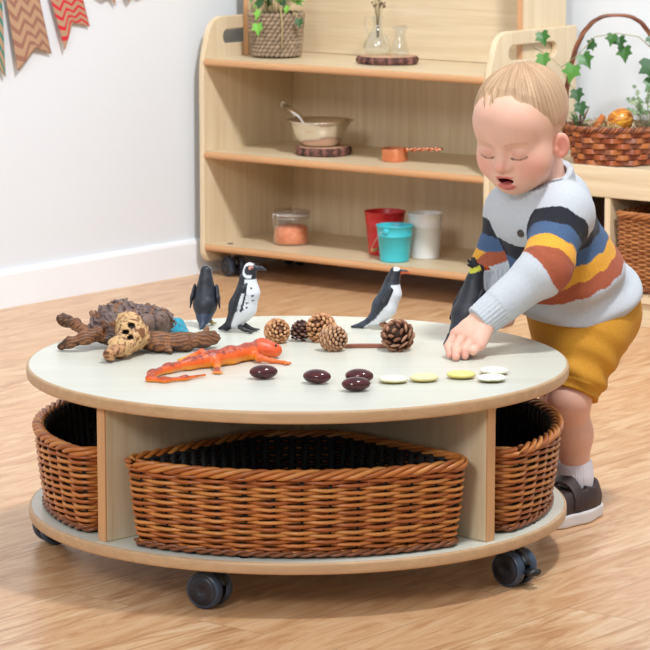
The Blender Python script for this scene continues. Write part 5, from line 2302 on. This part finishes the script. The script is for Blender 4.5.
def sweater_col(V):
    P = V + c0
    s = (P - J['pelvis']) @ AX
    g = np.array(lin(192, 196, 201))
    c = np.tile(g, (len(V), 1)) * (0.94 + 0.10 * vnoise(P, 420, 7))[:, None]
    td = torso(P) - 0.012
    tl, dl = arm_t(P, 'L')
    tr_, dr = arm_t(P, 'R')
    al = sleeve(P, 'L')[0]
    ar = sleeve(P, 'R')[0]
    wob = 0.002 * np.sin(P[:, 0] * 120 + P[:, 1] * 90)
    for i, col in enumerate(STRIPE):
        cc = np.array(lin(*col)) * (0.9 + 0.2 * vnoise(P, 380, 9))[:, None]
        lo_, hi_ = 0.183 - i * 0.030, 0.213 - i * 0.030
        on_t = (s + wob > lo_) & (s + wob <= hi_) & (td < al - 0.006) & (td < ar - 0.006)
        a0 = 0.026 + i * 0.030
        on_l = (tl + wob > a0) & (tl + wob <= a0 + 0.030) & (al <= td + 0.006) & (al < ar)
        on_r = (tr_ + wob > a0) & (tr_ + wob <= a0 + 0.030) & (ar <= td + 0.006) & (ar < al)
        on = on_t | on_l | on_r
        c[on] = cc[on]
    return c


sdf_obj('sweater', lambda P: sweater_sdf(P + c0), np.array([0.28, -0.03, 0.30]) - c0, np.array([0.72, 0.50, 0.72]) - c0, 0.0026, m_knit, CH, sweater_col)
# button on the chest
b_dir = np.array([-0.56, -0.82, -0.04])
b_dir /= np.linalg.norm(b_dir)
b_pt = J['chest'].copy()
for _ in range(60):
    b_pt = b_pt + b_dir * max(0.0004, -0.8 * float(sweater_sdf(b_pt[None])[0]))
    if sweater_sdf(b_pt[None])[0] > 0:
        break
mb = MB()
mb.lathe([(0, 0.003), (0.0035, 0.003), (0.0055, 0.0042), (0.0072, 0.003), (0.0072, -0.001), (0, -0.001)], 20, Matrix.Translation(Vector(b_pt - c0)) @ Vector(b_dir).to_track_quat('Z', 'Y').to_matrix().to_4x4())
mb.build('button', flat('dark_horn_button', (70, 58, 52), 0.35), CH)
t = NT('mustard_twill')
fl_ = t.noise(t.coords((1, 1, 1)), 240, 3)
t.base(t.mix(fl_, lin(180, 122, 26), lin(208, 150, 42)))
t.set(Roughness=0.85)
t.bump(fl_, 0.25, 0.002)
m_twill = t.m


def shorts_sdf(P):
    s = (P - J['pelvis']) @ AX
    d = smin(s_cone(P, J['belly'] * 0.35 + J['pelvis'] * 0.65, J['pelvis'], 0.097, 0.100), s_ball(P, J['bum'] + np.array([0.0, 0, -0.012]), 0.080), 0.05)
    for k in 'LR':
        hip, kn = J['hip' + k], J['kn' + k]
        v = kn - hip
        L = np.linalg.norm(v)
        v = v / L
        e = s_cone(P, hip, hip + v * (L + 0.01), 0.078, 0.049)
        wr = 0.0042 * np.sin((P @ np.array([60.0, 30.0, 110.0])) + 4 * vnoise(P, 18, 3)) * np.clip(((P - hip) @ v) / 0.08, 0, 1)
        hem = np.clip(((P - hip) @ v - (L - 0.032)) / 0.003, 0, 1) * 0.0022
        e = smax(e + wr - hem, (P - hip) @ v - (L - 0.012), 0.003)
        d = smin(d, e, 0.025)
    return smax(d, s - 0.06, 0.004)


sdf_obj('shorts', lambda P: shorts_sdf(P + c0), np.array([0.40, 0.12, 0.17]) - c0, np.array([0.72, 0.52, 0.52]) - c0, 0.0028, m_twill, CH)

m_sock = flat('white_ribbed_sock', (222, 218, 226), 0.9, 0, (300, 0.4, 0.002))
t = NT('dark_brown_shoe_leather')
fl_ = t.noise(t.coords(), 120, 2)
t.base(t.mix(fl_, lin(44, 28, 26), lin(60, 40, 36)))
t.set(Roughness=0.55)
m_shoe = t.m
m_sole = flat('white_rubber_sole', (218, 212, 208), 0.6)
for k, toe in (('L', (-0.62, -0.785)), ('R', (-0.75, -0.66))):
    an = J['an' + k]
    base = np.array([an[0] + 0.004, an[1], 0.0])

    def sock(P, an=an, base=base):
        P = P + c0
        d = s_chain(P, [an + np.array([-0.001, 0, 0.020]), an, np.array([base[0], base[1], 0.045])], [0.0345, 0.0335, 0.032], 0.01)
        ang = np.arctan2(P[:, 1] - an[1], P[:, 0] - an[0])
        d = d + 0.0006 * np.sin(ang * 40)
        return smax(d, P[:, 2] - (an[2] + 0.034), 0.003)
    sdf_obj('sock', sock, np.array([an[0] - 0.05, an[1] - 0.05, 0.012]) - c0, np.array([an[0] + 0.05, an[1] + 0.05, an[2] + 0.045]) - c0, 0.0024, m_sock, CH)
    tx = np.array([toe[0], toe[1], 0.0])
    tx = tx / np.linalg.norm(tx)
    ty = np.array([-tx[1], tx[0], 0.0])
    RS = np.stack([tx, ty, np.array([0, 0, 1.0])], 1)

    def shoe(P, base=base, RS=RS):
        q = (P + c0 - base) @ RS
        d = s_chain(q, [(-0.022, 0, 0.036), (0.03, 0, 0.038), (0.090, 0.004, 0.030)], [0.037, 0.041, 0.035], 0.02)
        d = smin(d, s_cone(q, (0.0, 0, 0.04), (-0.006, 0, 0.070), 0.038, 0.037), 0.02)
        d = smax(d, q[:, 2] - 0.064 - 0.28 * np.abs(q[:, 0] + 0.004) * (q[:, 0] < 0.02) , 0.003)
        d = smax(d, -(s_cone(q, (-0.002, 0, 0.06), (-0.004, 0, 0.14), 0.030, 0.033)), 0.003)
        return smax(d, 0.016 - q[:, 2], 0.002)
    so_ = sdf_obj('shoe', shoe, base + np.array([-0.16, -0.16, 0.005]) - c0, base + np.array([0.16, 0.16, 0.13]) - c0, 0.0026, m_shoe, CH)

    def sole(P, base=base, RS=RS):
        q = (P + c0 - base) @ RS
        f2 = q.copy()
        f2[:, 2] = 0
        d = s_chain(f2, [(-0.022, 0, 0), (0.03, 0.002, 0), (0.090, 0.004, 0)], [0.040, 0.044, 0.039], 0.02)
        return smax(d, np.abs(q[:, 2] - 0.0125) - 0.0120, 0.004)
    sdf_obj('sole', sole, base + np.array([-0.16, -0.16, -0.005]) - c0, base + np.array([0.16, 0.16, 0.035]) - c0, 0.0026, m_sole, so_)

    def strap(P, base=base, RS=RS):
        q = (P + c0 - base) @ RS
        d = s_chain(q, [(-0.022, 0, 0.036), (0.03, 0, 0.038), (0.090, 0.004, 0.030)], [0.037, 0.041, 0.035], 0.02)
        d = np.abs(smin(d, s_cone(q, (0.0, 0, 0.04), (-0.006, 0, 0.070), 0.038, 0.037), 0.02) - 0.001) - 0.0022
        d = smax(d, np.abs(q[:, 0] - 0.052 + 0.25 * (q[:, 2] - 0.06)) - 0.011, 0.002)
        return smax(d, 0.030 - q[:, 2], 0.002)
    sdf_obj('strap', strap, base + np.array([-0.16, -0.16, 0.02]) - c0, base + np.array([0.16, 0.16, 0.13]) - c0, 0.0026, m_shoe, so_)
# ------------------------------------------------------------------ camera
cam = bpy.data.cameras.new('camera')
co = bpy.data.objects.new('camera', cam)
COL.objects.link(co)
scene.camera = co
co.location = (0.0502, -5.55, 1.36)
co.rotation_euler = (PI / 2 - 0.1668, 0, 0)
cam.sensor_fit = 'HORIZONTAL'
cam.sensor_width = 36.0
cam.lens = 36.0 * 3050 / 650
cam.clip_start = 0.1
cam.dof.use_dof = True
cam.dof.focus_distance = 5.55
cam.dof.aperture_fstop = 18

# ------------------------------------------------------------------ light
w = bpy.data.worlds.new('room_ambient')
scene.world = w
w.use_nodes = True
wt = w.node_tree
bg = wt.nodes['Background']
# soft room light: brighter from above, dimmer towards the floor
tc = wt.nodes.new('ShaderNodeTexCoord')
sx = wt.nodes.new('ShaderNodeSeparateXYZ')
wt.links.new(tc.outputs['Generated'], sx.inputs[0])
cr = wt.nodes.new('ShaderNodeValToRGB')
mr = wt.nodes.new('ShaderNodeMapRange')
mr.inputs[1].default_value = -1.0
mr.inputs[2].default_value = 1.0
wt.links.new(sx.outputs[2], mr.inputs[0])
wt.links.new(mr.outputs[0], cr.inputs[0])
cr.color_ramp.elements[0].position = 0.47
cr.color_ramp.elements[0].color = (0.16, 0.165, 0.18, 1)
cr.color_ramp.elements[1].position = 0.72
cr.color_ramp.elements[1].color = (0.86, 0.93, 1.0, 1)
wt.links.new(cr.outputs[0], bg.inputs['Color'])
bg.inputs['Strength'].default_value = 0.85


def area(name, loc, target, size, power, col=(1, 1, 1)):
    ld = bpy.data.lights.new(name, 'AREA')
    ld.shape = 'DISK'
    ld.size = size
    ld.energy = power
    ld.color = col
    o = bpy.data.objects.new(name, ld)
    COL.objects.link(o)
    o.location = loc
    o.rotation_euler = (Vector(target) - Vector(loc)).to_track_quat('-Z', 'Y').to_euler()
    return o


a_ = area('overhead_softbox', (1.0, -0.6, 3.9), (0.0, 3.3, 0.3), 0.45, 92, (0.97, 0.985, 1.0))
a_.data.spread = math.radians(120)
area('left_softbox', (-2.2, -6.2, 3.9), (0.1, 0.5, 0.4), 1.6, 205, (0.975, 0.985, 1.0))

scene.view_settings.view_transform = 'Standard'
scene.view_settings.look = 'None'
scene.view_settings.exposure = 0.0
scene.view_settings.gamma = 1.0
scene.view_settings.use_curve_mapping = False
scene.cycles.max_bounces = 8
scene.cycles.use_denoising = True
